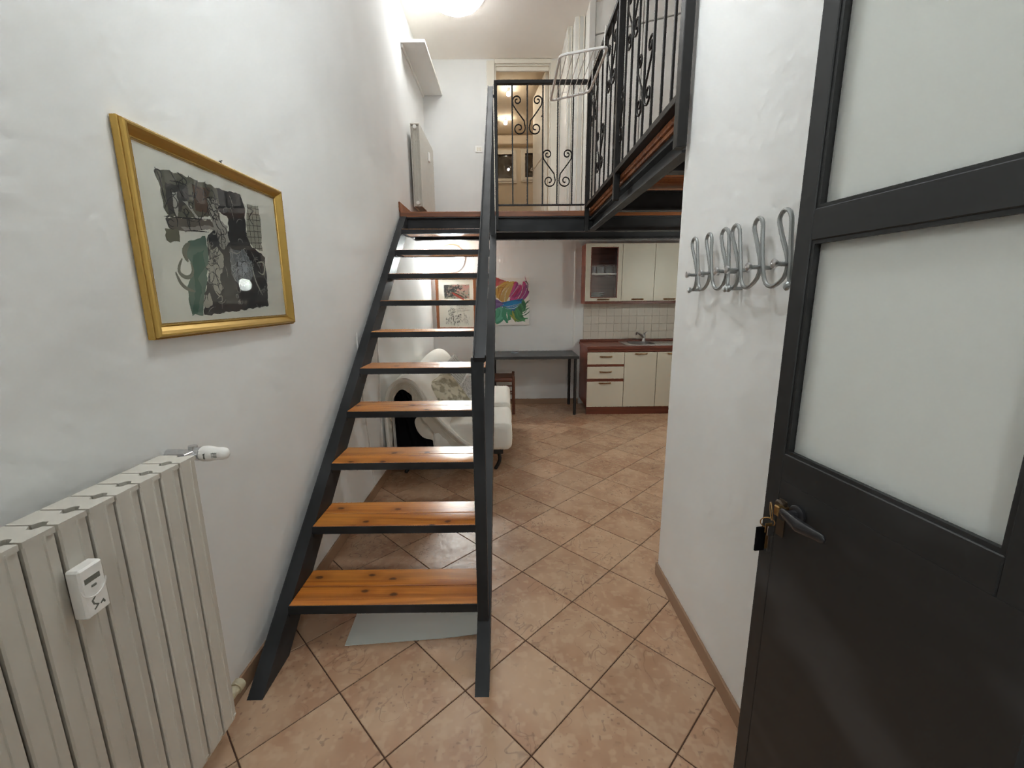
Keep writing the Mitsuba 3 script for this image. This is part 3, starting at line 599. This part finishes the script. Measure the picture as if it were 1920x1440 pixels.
fan(((1480, 560), (1640, 600)), ((1560, 400), (1740, 480)), ((1640, 260), (1800, 330)), 5, 9, [(.62, .55, .55), (.12, .01, .05)], 15)
fan(((1340, 690), (1360, 760)), ((1500, 700), (1520, 760)), ((1640, 650), (1640, 690)), 4, 8, [(.35, .5, .6)], 16)

# ------------------------------------------------------------------ left wall: thin tubes for light streaks; upper radiator, shelf, switch
for pts, lb in (([(XL + .004, 1.90, .09), (XL + .004, 1.86, .4), (XL + .004, 1.79, .87), (XL + .004, 1.77, 1.25)], 'thin white tube standing in for a light streak on the left wall, nearer the stair foot'),
                ([(XL + .004, 2.16, .09), (XL + .004, 2.17, .5), (XL + .004, 2.20, .9), (XL + .004, 2.24, 1.5)], 'thin white tube standing in for a light streak on the left wall, close to the sofa')):
    k = thing('light_streak', lb, 'cable')  # white tubes imitate bright streaks of light on the wall, no wiring
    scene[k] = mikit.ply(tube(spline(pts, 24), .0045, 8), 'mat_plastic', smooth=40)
rd = thing('radiator', 'white radiator on the left wall of the landing at the top of the stairs', 'radiator')
for i in range(13):
    y0 = 3.70 + i * .0625; y1 = y0 + .0595
    fin = [box(-.972, -.962, y0, y1, 2.43, 3.235, .003), box(-1.058, -1.052, y0 + .004, y1 - .004, 2.43, 3.235), box(-1.055, -.967, y0 + .026, y0 + .033, 2.44, 3.225), box(-1.058, -.964, y0 + .002, y1 - .002, 3.23, 3.245, .004)]
    if i == 0:
        zz = np.arange(2.50, 3.16, .033)
        for kx in range(3): fin += [tube([(-1.046 + kx * .026, y0 + .018, z), (-1.038 + kx * .026, y0 + .012, z + .0165), (-1.046 + kx * .026, y0 + .018, z + .033)], .004, 5, caps=False) for z in zz]
    obj('section', cat(fin), 'mat_radiator', rd)
obj('cap', cat([rod((-1.01, 3.712, 3.205), (-1.01, 3.685, 3.205), .018, 14), rod((-1.01, 3.712, 2.47), (-1.01, 3.685, 2.47), .018, 14)]), 'mat_plastic', rd, 40)
obj('heat_meter', box(-.962, -.942, 4.13, 4.18, 3.0, 3.10, .004), 'mat_plastic', rd)
sh = thing('shelf', 'white board shelf high on the left wall over the landing', 'shelf')
obj('board', box(XL, -.855, 3.62, 4.735, 3.925, 3.955, .003), 'mat_white', sh)
obj('bracket', box(XL, XL + .02, 3.64, 4.72, 3.895, 3.925, .002), 'mat_white', sh)
sw = thing('light_switch', 'white double light switch beside the upper doorway', 'light switch')
obj('plate', box(-.468, -.372, YB - .008, YB, 3.275, 3.355, .003), 'mat_plastic', sw)
for x in (-.445, -.415): obj('rocker', box(x, x + .022, YB - .012, YB - .006, 3.295, 3.337, .002), 'mat_cream_trim', sw)
tk = single('cable_trunking', box(.82, .845, YB - .014, YB, .80, 2.10, .002), 'mat_white', 'white vertical cable trunking on the back wall left of the kitchen units', 'cable trunking')

# ------------------------------------------------------------------ drying rack over the railing
dk = thing('drying_rack', 'white wire clothes airer hung level on the outside of the upper walkway railing', 'clothes airer')
TL, TR, BR, BL = map(np.array, ((.331, 2.39, 3.204), (.657, 2.285, 3.206), (.648, 2.94, 3.198), (.331, 3.11, 3.198)))
def rounded(c, r=.06, n=5):
    out = []
    for i in range(len(c)):
        p, a_, b_ = c[i], c[i - 1], c[(i + 1) % len(c)]; u = (a_ - p) / np.linalg.norm(a_ - p); v = (b_ - p) / np.linalg.norm(b_ - p)
        for q in np.linspace(0, 1, n): out.append((1 - q) ** 2 * (p + u * r) + 2 * q * (1 - q) * p + q * q * (p + v * r))
    return np.array(out)
obj('frame', tube(rounded([TL, TR, BR, BL], .045), .0105, 8, closed=True), 'mat_plastic', dk, 40)
for q in np.linspace(.14, .86, 6): obj('wire', rod(TL * (1 - q) + TR * q, BL * (1 - q) + BR * q, .0032, 6), 'mat_plastic', dk)
for y in (2.40, 2.86):
    obj('hook', tube([(.652, y, 3.202), (.655, y, 3.30), (.660, y, 3.397), (.692, y, 3.400), (.722, y, 3.397), (.724, y, 3.35)], .004, 8), 'mat_plastic', dk, 40)
obj('clip', tube([(.40, 3.06, 3.197), (.40, 3.00, 3.215), (.47, 2.98, 3.215), (.47, 3.035, 3.197)], .003, 6), 'mat_plastic', dk, 40)

# ------------------------------------------------------------------ coat racks
def hook_path(n, s0, pitch):
    pts = [(s0 + .010, 1.499), (s0 + .022, 1.506), (s0 + .032, 1.526)]
    for i in range(n):
        c = s0 + i * pitch
        pts += [(c + .033, 1.556), (c + .012, 1.61), (c - .018, 1.665), (c - .024, 1.685), (c - .012, 1.702), (c + .004, 1.703), (c + .020, 1.690), (c + .028, 1.66), (c + .038, 1.60), (c + .048, 1.552)]
        if i < n - 1: pts += [(c + .060, 1.52), (c + .078, 1.503), (c + .10, 1.500), (c + .125, 1.508), (c + pitch + .026, 1.53)]
        else: pts += [(c + .050, 1.525), (c + .054, 1.508), (c + .060, 1.500)]
    return pts
for s0, pitch, lb in ((-.352, .128, 'grey bent-wire coat rack with three pegs beside the metal door'), (-.672, .122, 'grey bent-wire coat rack with three pegs nearer the wall corner')):
    cr = thing('coat_rack', lb, 'coat rack')
    p = spline(hook_path(3, s0, pitch), 190)
    wv = .006 * np.sin(np.linspace(0, 30, 190))
    obj('wire', tube(np.c_[np.full(190, .698) + wv * .3, -p[:, 0], p[:, 1]], .0062, 8), 'mat_hook', cr, 40)
    for i in range(3):
        y = -(s0 + i * pitch + .035)
        pg = obj('peg', rod((.729, y, 1.556), (.664, y + .003, 1.559), .0062, 12), 'mat_hook', cr, 40)
        obj('knob', lathe([(0, 0), (.011, 0), (.0135, .004), (.0125, .009), (.006, .0115), (0, .012)], 18, frame((.667, y + .003, 1.559), Z_, Y_, -X_)), 'mat_chrome', pg, 40)
    for s in (s0 + .008, s0 + 2 * pitch + .060):
        obj('end_screw', cat([rod((.73, -s, 1.499), (.686, -s, 1.499), .006, 10), lathe([(0, 0), (.011, 0), (.0125, .004), (.008, .009), (0, .010)], 16, frame((.688, -s, 1.499), Z_, Y_, -X_))]), 'mat_hook', cr, 40)

# ------------------------------------------------------------------ metal door with frosted panes
phi = math.radians(82.7956)
DM = frame((.600, -.108, 0), (math.cos(phi), -math.sin(phi), 0), (math.sin(phi), math.cos(phi), 0), Z_)
d1 = struct('door_1', at(DM, cat([box(0, .045, 0, .042, .012, 2.55, .002), box(.472, .535, 0, .042, .012, 2.55, .002), box(.045, .472, 0, .042, 2.48, 2.55, .002),
                                   box(.045, .472, 0, .042, 1.592, 1.658, .002), box(.045, .472, 0, .042, 1.03, 1.098, .002), box(.045, .472, 0, .042, .012, .09, .002)])), 'mat_doorsteel', 'dark grey steel door leaf with frosted panes, standing open on the right')
obj('panel', at(DM, box(.048, .536, -.0010, .012, .014, 1.032)), 'mat_doorsteel', d1)
obj('back_panel', at(DM, box(.045, .50, .03, .041, .09, 1.03)), 'mat_doorsteel', d1)
for z0, z1 in ((1.098, 1.592), (1.658, 2.48)):
    pn = obj('pane', at(DM, box(.046, .471, .026, .030, z0 + .001, z1 - .001)), 'mat_frosted', d1, label='frosted glass pane')
    bd = [box(.045, .053, .004, .014, z0, z1), box(.464, .472, .004, .014, z0, z1), box(.053, .464, .004, .014, z0, z0 + .008), box(.053, .464, .004, .014, z1 - .008, z1)]
    bd2 = [box(.045, .062, .031, .042, z0, z1), box(.455, .472, .031, .042, z0, z1), box(.062, .455, .031, .042, z0, z0 + .015), box(.062, .455, .031, .042, z1 - .015, z1)]
    obj('glazing_bead', at(DM, cat(bd + bd2)), 'mat_doorsteel', d1)
fM = lambda u, z, v=0.: at(DM, trimesh.creation.icosphere(1, .001)) and (DM @ np.array([u, v, z, 1]))[:3]
hn = obj('handle', at(DM, cat([lathe([(0, 0), (.022, 0), (.022, .006), (.017, .010), (0, .010)], 24, frame((.112, -.0025, .972), X_, Z_, -Y_)), rod((.112, -.006, .972), (.112, -.045, .972), .011, 14)])), 'mat_plug', d1, 40, label='black lever handle')
lv = trimesh.util.concatenate([trimesh.convex.convex_hull(np.vstack([trimesh.creation.icosphere(1, r_).vertices * (1, .55, 1) + c_ for c_, r_ in (((.116, -.046, .982), .011), ((.165, -.052, .977), .0150), ((.220, -.046, .980), .011))]))])
obj('lever', at(DM, lv), 'mat_plug', hn, 40)
lk = obj('lock', at(DM, cat([lathe([(0, 0), (.014, 0), (.014, .012), (.010, .016), (0, .016)], 20, frame((.064, -.001, .972), X_, Z_, -Y_)), box(.052, .076, -.0045, 0, .89, .985, .001)])), 'mat_lock', d1, 40, label='brown lock cylinder and plate')
# keys in the lock
ky = thing('keys', 'bunch of keys on rings hanging from the lock of the metal door', 'keys')
def ring(c, r, t, nrm, seg=20):
    nrm = np.array(nrm, float) / np.linalg.norm(nrm); u = np.cross(nrm, [0, 0, 1.]); u /= np.linalg.norm(u); v = np.cross(nrm, u)
    return tube([np.array(c) + r * (math.cos(q) * u + math.sin(q) * v) for q in np.arange(seg) / seg * 6.2832], t, 6, closed=True)
KM = DM @ frame((.030, .014, .004), X_, Y_, Z_)
obj('key', at(KM, cat([box(.056, .060, -.040, -.014, .964, .974, .001), box(.050, .066, -.056, -.038, .956, .982, .003)])), 'mat_brass', ky)
obj('ring', at(KM, ring((.048, -.058, .962), .021, .0015, (.5, .8, .1))), 'mat_brass', ky, 40)
obj('ring', at(KM, ring((.043, -.060, .930), .015, .0015, (-.8, .5, .2))), 'mat_brass', ky, 40)
obj('key', at(KM, cat([box(.045, .047, -.068, -.050, .905, .930, .002), box(.0455, .0465, -.063, -.056, .862, .906)])), 'mat_brass', ky)
obj('key', at(KM, cat([box(.051, .053, -.066, -.048, .900, .925, .002), box(.0515, .0525, -.061, -.054, .858, .901)])), 'mat_inox', ky)
obj('fob', at(KM, box(.024, .030, -.075, -.048, .845, .910, .002)), 'mat_blackcloth', ky, label='black leather fob')

# ------------------------------------------------------------------ kitchen
KF = 4.14
def handle(parent, xc, z, y):
    w = .07; h = obj('handle', tube([(xc - w, y, z), (xc - w + .008, y - .018, z), (xc, y - .024, z), (xc + w - .008, y - .018, z), (xc + w, y, z)], .0075, 8), 'mat_bronze', parent, 40)
    for s in (-1, 1): obj('ferrule', tube([(xc + s * w * 1.05, y - .002, z), (xc + s * w * .72, y - .020, z)], .0092, 8), 'mat_brass', h, 40)
def base(name, label, x0, x1, fronts):
    k = thing(name, label, 'kitchen cabinet')
    obj('body', cat([box(x0, x0 + .016, KF + .02, YB - .016, .10, .843), box(x1 - .016, x1, KF + .02, YB - .016, .10, .843), box(x0, x1, YB - .022, YB - .016, .10, .843), box(x0, x1, KF + .02, YB - .02, .10, .116)]), 'mat_redwood', k)
    obj('top_rail', box(x0, x1, KF + .004, KF + .03, .802, .843, .002), 'mat_redwood', k)
    obj('plinth', box(x0, x1, KF + .012, KF + .03, 0, .098), 'mat_redwood', k)
    for nm, z0, z1, hz, hx in fronts:
        f_ = obj(nm, box(x0 + .003, x1 - .003, KF, KF + .019, z0, z1, .002), 'mat_cream', k); handle(f_, hx, hz, KF)
    if len(fronts) > 1:
        for z0, z1 in ((.617, .648), (.427, .465)): obj('grip_rail', box(x0, x1, KF + .006, KF + .02, z0, z1), 'mat_redwood', k)
    return k
base('drawer_unit', 'cream kitchen drawer unit of three drawers at the left end of the worktop', .915, 1.38, [('drawer', .648, .799, .745, 1.147), ('drawer', .465, .617, .553, 1.147), ('drawer', .100, .427, .410, 1.142)])
base('base_cabinet', 'cream kitchen base cabinet below the sink', 1.38, 1.786, [('door', .100, .797, .778, 1.586)])
base('base_cabinet', 'cream kitchen base cabinet cut off by the partition wall', 1.786, 2.20, [('door', .100, .797, .778, 1.99)])
wt = thing('worktop', 'dark red-brown kitchen worktop', 'worktop')
hole = sbox(1.50, 4.26, 1.83, 4.62)
obj('top', prism(sbox(.905, 4.115, XK, YB).difference(hole), .03, frame((0, 0, .8445), X_, Y_, Z_)), 'mat_redwood', wt)
obj('upstand', box(.91, XK - .002, YB - .035, YB - .012, .8745, .907, .003), 'mat_redwood', wt)
sk = thing('sink', 'stainless steel sink set in the worktop', 'sink')
obj('rim', prism(sbox(1.42, 4.20, 2.34, 4.68).buffer(-.03).buffer(.03).difference(sbox(1.505, 4.265, 1.825, 4.615).buffer(-.05).buffer(.05)), .006, frame((0, 0, .8748), X_, Y_, Z_)), 'mat_inox', sk)
bo = sbox(1.505, 4.265, 1.825, 4.615).buffer(-.05).buffer(.05)
obj('bowl', cat([prism(bo.difference(bo.buffer(-.003)), .15, frame((0, 0, .727), X_, Y_, Z_)), prism(bo, .003, frame((0, 0, .724), X_, Y_, Z_))]), 'mat_inox', sk)
obj('drainer', cat([box(1.90 + k * .055, 1.925 + k * .055, 4.30, 4.62, .880, .884, .001) for k in range(7)]), 'mat_inox', sk)
tp = thing('tap', 'chrome mixer tap behind the sink', 'tap')
obj('body', lathe([(0, 0), (.026, 0), (.026, .012), (.020, .02), (.020, .085), (.014, .095), (0, .097)], 22, frame((1.765, 4.642, .8808), X_, Y_, Z_)), 'mat_chrome', tp, 40)
obj('spout', tube(spline([(1.755, 4.63, .935), (1.70, 4.56, .975), (1.64, 4.49, 1.008), (1.615, 4.455, 1.012), (1.600, 4.44, .995)], 14), [.014] * 10 + [.013] * 4, 12), 'mat_chrome', tp, 40)
obj('lever', tube([(1.765, 4.642, .972), (1.77, 4.642, .99), (1.785, 4.60, 1.01)], .008, 10), 'mat_chrome', tp, 40)
# backsplash tiles, part of the back wall
wx, wz, tp_ = .957, .909, .1035
obj('splash_mortar', box(wx, XK, YB - .006, YB, .909, 1.388), 'mat_splashgrout', 'wall_back')
for i in range(15):
    for j in range(5):
        x0, z0 = wx + .0015 + i * tp_, wz + .0015 + j * tp_
        x1, z1 = min(x0 + tp_ - .003, XK - .001), min(z0 + tp_ - .003, 1.387)
        if x1 - x0 < .01 or z1 - z0 < .01: continue
        obj('tile', box(x0, x1, YB - .010, YB - .004, z0, z1, .0015), 'mat_backsplash', 'wall_back')
# wall cabinets
WF = 4.42
def wallcab(label, x0, x1, hx, glass=False):
    k = thing('wall_cabinet', label, 'kitchen cabinet')
    p = [box(x0, x0 + .016, WF + .021, YB, 1.388, 2.132), box(x1 - .016, x1, WF + .021, YB, 1.388, 2.132), box(x0, x1, YB - .008, YB - .001, 1.39, 2.132), box(x0 + .016, x1 - .016, WF + .021, YB - .01, 1.388, 1.405), box(x0 + .016, x1 - .016, WF + .021, YB - .01, 2.116, 2.132)]
    obj('body', cat(p), 'mat_redwood', k)
    obj('light_rail', box(x0, x1, WF + .002, WF + .02, 1.388, 1.420, .002), 'mat_redwood', k)
    obj('shelf', box(x0 + .017, x1 - .017, WF + .04, YB - .01, 1.755, 1.771), 'mat_white' if glass else 'mat_redwood', k)
    if not glass:
        d = obj('door', box(x0 + .002, x1 - .002, WF, WF + .019, 1.422, 2.13, .002), 'mat_cream', k)
    else:
        d = obj('door', prism(sbox(x0 + .002, 1.422, x1 - .002, 2.13).difference(sbox(x0 + .064, 1.463, x1 - .055, 2.088)), .019, alongY(WF + .019)), 'mat_cream', k)
        obj('glazing_frame', prism(sbox(x0 + .064, 1.463, x1 - .055, 2.088).difference(sbox(x0 + .076, 1.475, x1 - .067, 2.076)), .012, alongY(WF + .017)), 'mat_redwood', d)
        obj('pane', box(x0 + .07, x1 - .06, WF + .012, WF + .014, 1.47, 2.082), 'mat_pane', d)
    handle(d, hx, 1.443, WF)
    return k
wallcab('cream wall cabinet with a glazed door and brown side', .915, 1.378, 1.147, True)
wallcab('plain cream wall cabinet beside the glazed one', 1.378, 1.790, 1.586)
wallcab('plain cream wall cabinet cut off by the partition wall', 1.790, 2.20, 1.995)
for k in range(6):
    z = 1.4055 + k * .022
    single('plate', lathe([(0, .0), (.055, 0), (.105 - .006 * (k % 2), .014), (.105 - .006 * (k % 2), .018), (.055, .005), (0, .005)], 28, frame((1.085 + .006 * (k % 3), 4.60, z), X_, Y_, Z_)), 'mat_porcelain', 'white plate, ' + ('lowest', 'second from the bottom', 'third from the bottom', 'fourth from the bottom', 'second from the top', 'topmost')[k] + ' in the stack behind the glazed cabinet door', 'plate', 'stacked plates in the glazed cabinet', smooth=35)
for k in range(6):
    x = 1.00 + k * .055; y = 4.55 + .05 * (k % 2)
    single('drinking_glass', lathe([(0, 0), (.021, 0), (.025, .09), (.024, .09), (.019, .004), (0, .004)], 20, frame((x, y, 1.7715), X_, Y_, Z_)), 'mat_glassware', 'drinking glass, ' + ('leftmost', 'second from the left', 'third from the left', 'third from the right', 'second from the right', 'rightmost')[k] + ' on the shelf of the glazed cabinet', 'glass', 'glasses in the glazed cabinet', smooth=40)

# ------------------------------------------------------------------ desk, chair, dish
ds = thing('desk', 'black desk with slim round legs against the back wall', 'desk')
obj('top', box(-.305, .812, 4.118, 4.722, .722, .756, .003), 'mat_blacktop', ds)
for x in (-.262, .768):
    for y in (4.15, 4.685): obj('leg', rod((x, y, 0), (x, y, .722), .019, 16), 'mat_black', ds, 40)
single('glass_dish', lathe([(0, 0), (.045, 0), (.055, .022), (.052, .022), (.043, .004), (0, .004)], 24, frame((.012, 4.47, .7562), X_, Y_, Z_)), 'mat_glassware', 'small clear glass dish on the black desk', 'dish', smooth=40)
ch = thing('chair', 'dark brown wooden chair with ladder back pushed under the desk', 'chair')
def leg(x, y, h): return rod((x, y, 0), (x, y, h), .018, 12)
for y in (4.19, 4.545): obj('leg', leg(-.008, y, .50), 'mat_chairwood', ch, 40)
for y in (4.19, 4.545): obj('leg', tube([(-.33, y, 0), (-.33, y, .46), (-.36, y, .90)], .018, 12), 'mat_chairwood', ch, 40)
obj('seat', rbox(-.34, -.002, 4.18, 4.555, .425, .478, .018), 'mat_chairwood', ch, 30)
for z in (.30, .19):
    for y in (4.19, 4.545): obj('stretcher', rod((-.33, y, z), (-.008, y, z), .009, 10), 'mat_chairwood', ch, 40)
obj('stretcher', rod((-.008, 4.19, .25), (-.008, 4.545, .25), .009, 10), 'mat_chairwood', ch, 40)
for z in (.60, .72, .84):
    x = -.33 - .03 * (z - .46) / .44
    obj('slat', box(x - .008, x + .008, 4.20, 4.535, z - .025, z + .025, .004), 'mat_chairwood', ch)

# ------------------------------------------------------------------ sofa
sf = thing('sofa', 'low sofa with a white stretch cover along the left wall behind the stairs', 'sofa')
cur = spline([(-1.060, .14), (-1.068, .38), (-1.062, .62), (-1.030, .76), (-.960, .835), (-.885, .850), (-.815, .815), (-.755, .735), (-.700, .63), (-.60, .49), (-.47, .36), (-.365, .27)], 70)
tan = np.gradient(cur, axis=0); tan /= np.linalg.norm(tan, axis=1, keepdims=True); nor = np.c_[tan[:, 1], -tan[:, 0]]
def section(y, inset=0.0, lift=0.0):
    c = cur + nor * inset; c = c.copy(); c[:, 1] += lift * np.clip((c[:, 1] - .3) / .5, 0, 1); return np.c_[c[:, 0], np.full(len(c), y), c[:, 1]]
ys = np.linspace(2.21, 3.96, 36)
G = []
for y in ys:
    q = (y - 2.21) / 1.75; w = .010 * math.sin(q * 9) + .03 * q
    s = section(y, 0, w); s[:, 2] += .006 * meshkit.noise(np.c_[s[:, 0] * 9, np.full(len(s), y * 7), s[:, 2] * 9], 4); G.append(s)
outer = np.array(G)
innerG = np.array([section(y, .055, .010 * math.sin((y - 2.21) / 1.75 * 9)) for y in ys])
obj('back_cover', cat([sheet(outer), sheet(innerG), sheet(np.array([outer[-1], innerG[-1]]))]), 'mat_sofa', sf, True, label='white stretch cover over the backrest')
hm_ = np.array([section(2.205, .012)[i] for i in range(70)])
obj('piping', tube(hm_, .017, 8), 'mat_sofa', sf, 40)
# gathered hem turning into the open end
ops = spline([(-1.030, .14), (-1.022, .50), (-.985, .70), (-.935, .755), (-.875, .735), (-.84, .64), (-.78, .52), (-.69, .40), (-.58, .29), (-.50, .20)], 70)
GH = []
for j, q in enumerate(np.linspace(0, 1, 9)):
    fold = .016 * q * np.sin(np.arange(70) * 1.25 + 1.3 * np.sin(np.arange(70) * .31)) * np.clip((60 - np.arange(70)) / 14, 0.05, 1)
    p2 = hm_[:, [0, 2]] * (1 - q) + ops * q
    GH.append(np.c_[p2[:, 0], 2.205 + .03 * q + fold, p2[:, 1]])
obj('gathered_hem', sheet(np.array(GH)), 'mat_hem', sf, True, label='gathered elastic hem of the cover')
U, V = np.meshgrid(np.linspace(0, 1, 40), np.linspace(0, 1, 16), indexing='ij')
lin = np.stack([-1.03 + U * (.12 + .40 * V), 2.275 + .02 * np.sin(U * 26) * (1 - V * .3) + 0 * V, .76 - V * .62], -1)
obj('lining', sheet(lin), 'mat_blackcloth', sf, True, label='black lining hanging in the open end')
fl = np.array([(-.825, .515), (-.735, .505), (-.655, .375), (-.668, .275), (-.70, .318), (-.765, .34)])
obj('flap', prism(Polygon(spline(fl, 40, True)), .012, alongY(2.262)), 'mat_hem', sf, 30)
obj('frame', cat([box(-1.03, -.12, 2.32, 2.36, .17, .21), box(-1.03, -.12, 3.80, 3.84, .17, .21), box(-.16, -.12, 2.32, 3.84, .17, .21), box(-1.03, -.99, 2.32, 3.84, .17, .21)]), 'mat_black', sf)
for x, y in ((-.94, 2.34), (-.17, 2.40), (-.94, 3.78), (-.17, 3.78)):
    obj('leg', tube(spline([(x, y, .18), (x + .02, y, .10), (x - .02, y, 0.004)], 10), .016, 10), 'mat_black', sf, 40)
def cushion(x0, x1, y0, y1, z0, z1, r, seed):
    m = rbox(x0, x1, y0, y1, z0, z1, r, 24); m = m.subdivide_to_size(.06); v = m.vertices.copy()
    n = meshkit.fbm(v * 6, 3, seed) - .5; c = np.array([(x0 + x1) / 2, (y0 + y1) / 2, (z0 + z1) / 2]); v += (v - c) * n[:, None] * .06
    return trimesh.Trimesh(v, m.faces, process=False)
obj('seat_cushion', cushion(-.70, -.045, 2.235, 2.86, .225, .455, .050, 1), 'mat_sofa', sf, True)
obj('seat_cushion', cushion(-.70, -.055, 2.865, 3.74, .235, .478, .045, 2), 'mat_sofa', sf, True)
def pillow(w, h, t, M, seed):
    n = 26; u, v = np.meshgrid(np.linspace(-1, 1, n), np.linspace(-1, 1, n), indexing='ij')
    k = 1 - .10 * (u ** 2) * (v ** 2) * 0; x = u * w / 2 * (1 - .12 * (1 - u ** 2) * 0 - .10 * (1 - np.abs(v) ** 2) * -1 * 0 - .07 * (1 - v ** 2)) ; y = v * h / 2 * (1 - .07 * (1 - u ** 2))
    b = t / 2 * np.clip((1 - u ** 4) * (1 - v ** 4), 0, 1) ** .55
    wr = .012 * (meshkit.fbm(np.stack([u * 3, v * 3, 0 * u + seed], -1), 3, seed) - .5)
    top = sheet(np.stack([x, y, b + wr * (b > 0)], -1)); bot = sheet(np.stack([x, y, -b], -1)); bot.invert()
    m = cat([top, bot]); m.merge_vertices(); m.apply_transform(M); return m
def tilt(o, nz, spin):
    z = np.array(nz, float) / np.linalg.norm(nz); x = np.cross([0, 0, 1.], z); x /= np.linalg.norm(x); y = np.cross(z, x); c, s = math.cos(spin), math.sin(spin)
    return frame(o, x * c + y * s, -x * s + y * c, z)
single('cushion', pillow(.43, .53, .16, tilt((-.595, 2.66, .555), (.75, -.46, .52), .30), 3), 'mat_cushion_a', 'crumpled beige cushion leaning on the white sofa back', 'cushion', smooth=True)
single('cushion', pillow(.29, .29, .10, tilt((-.420, 2.93, .590), (.50, -.66, .55), .72), 5), 'mat_cushion_b', 'small white cushion with rows of grey print on the sofa', 'cushion', smooth=True)
single('cushion', pillow(.38, .38, .12, tilt((-.610, 3.24, .685), (.70, -.48, .5), .35), 7), 'mat_cushion_c', 'grey spotted cushion at the back of the sofa', 'cushion', smooth=True)

# ------------------------------------------------------------------ sheet on the floor under the stairs
n = 26
U, V = np.meshgrid(np.linspace(0, 1, n), np.linspace(0, 1, n), indexing='ij')
mx = -.785 + U * .60 - .03 * V; my = .462 + .05 * U + V * .44
mz_ = .0035 + .012 * np.exp(-((V - .42 - .10 * np.sin(U * 4)) / .09) ** 2) * np.clip(U * 1.6 - .2, 0, 1) + .014 * np.clip(U - .7, 0, 1) * 3 * np.clip(.25 - V, 0, 1) * 3
top = np.stack([mx, my, mz_], -1); lowr = top - [0, 0, .003]
edge = [sheet(np.array([a_, b_])) for a_, b_ in ((top[0], lowr[0]), (lowr[-1], top[-1]), (lowr[:, 0], top[:, 0]), (top[:, -1], lowr[:, -1]))]
bt = sheet(lowr); bt.invert()
single('floor_cloth', cat([sheet(top), bt] + edge), 'mat_rag', 'grey-green flat cloth on the tiles under the lowest tread', 'cloth', smooth=False)
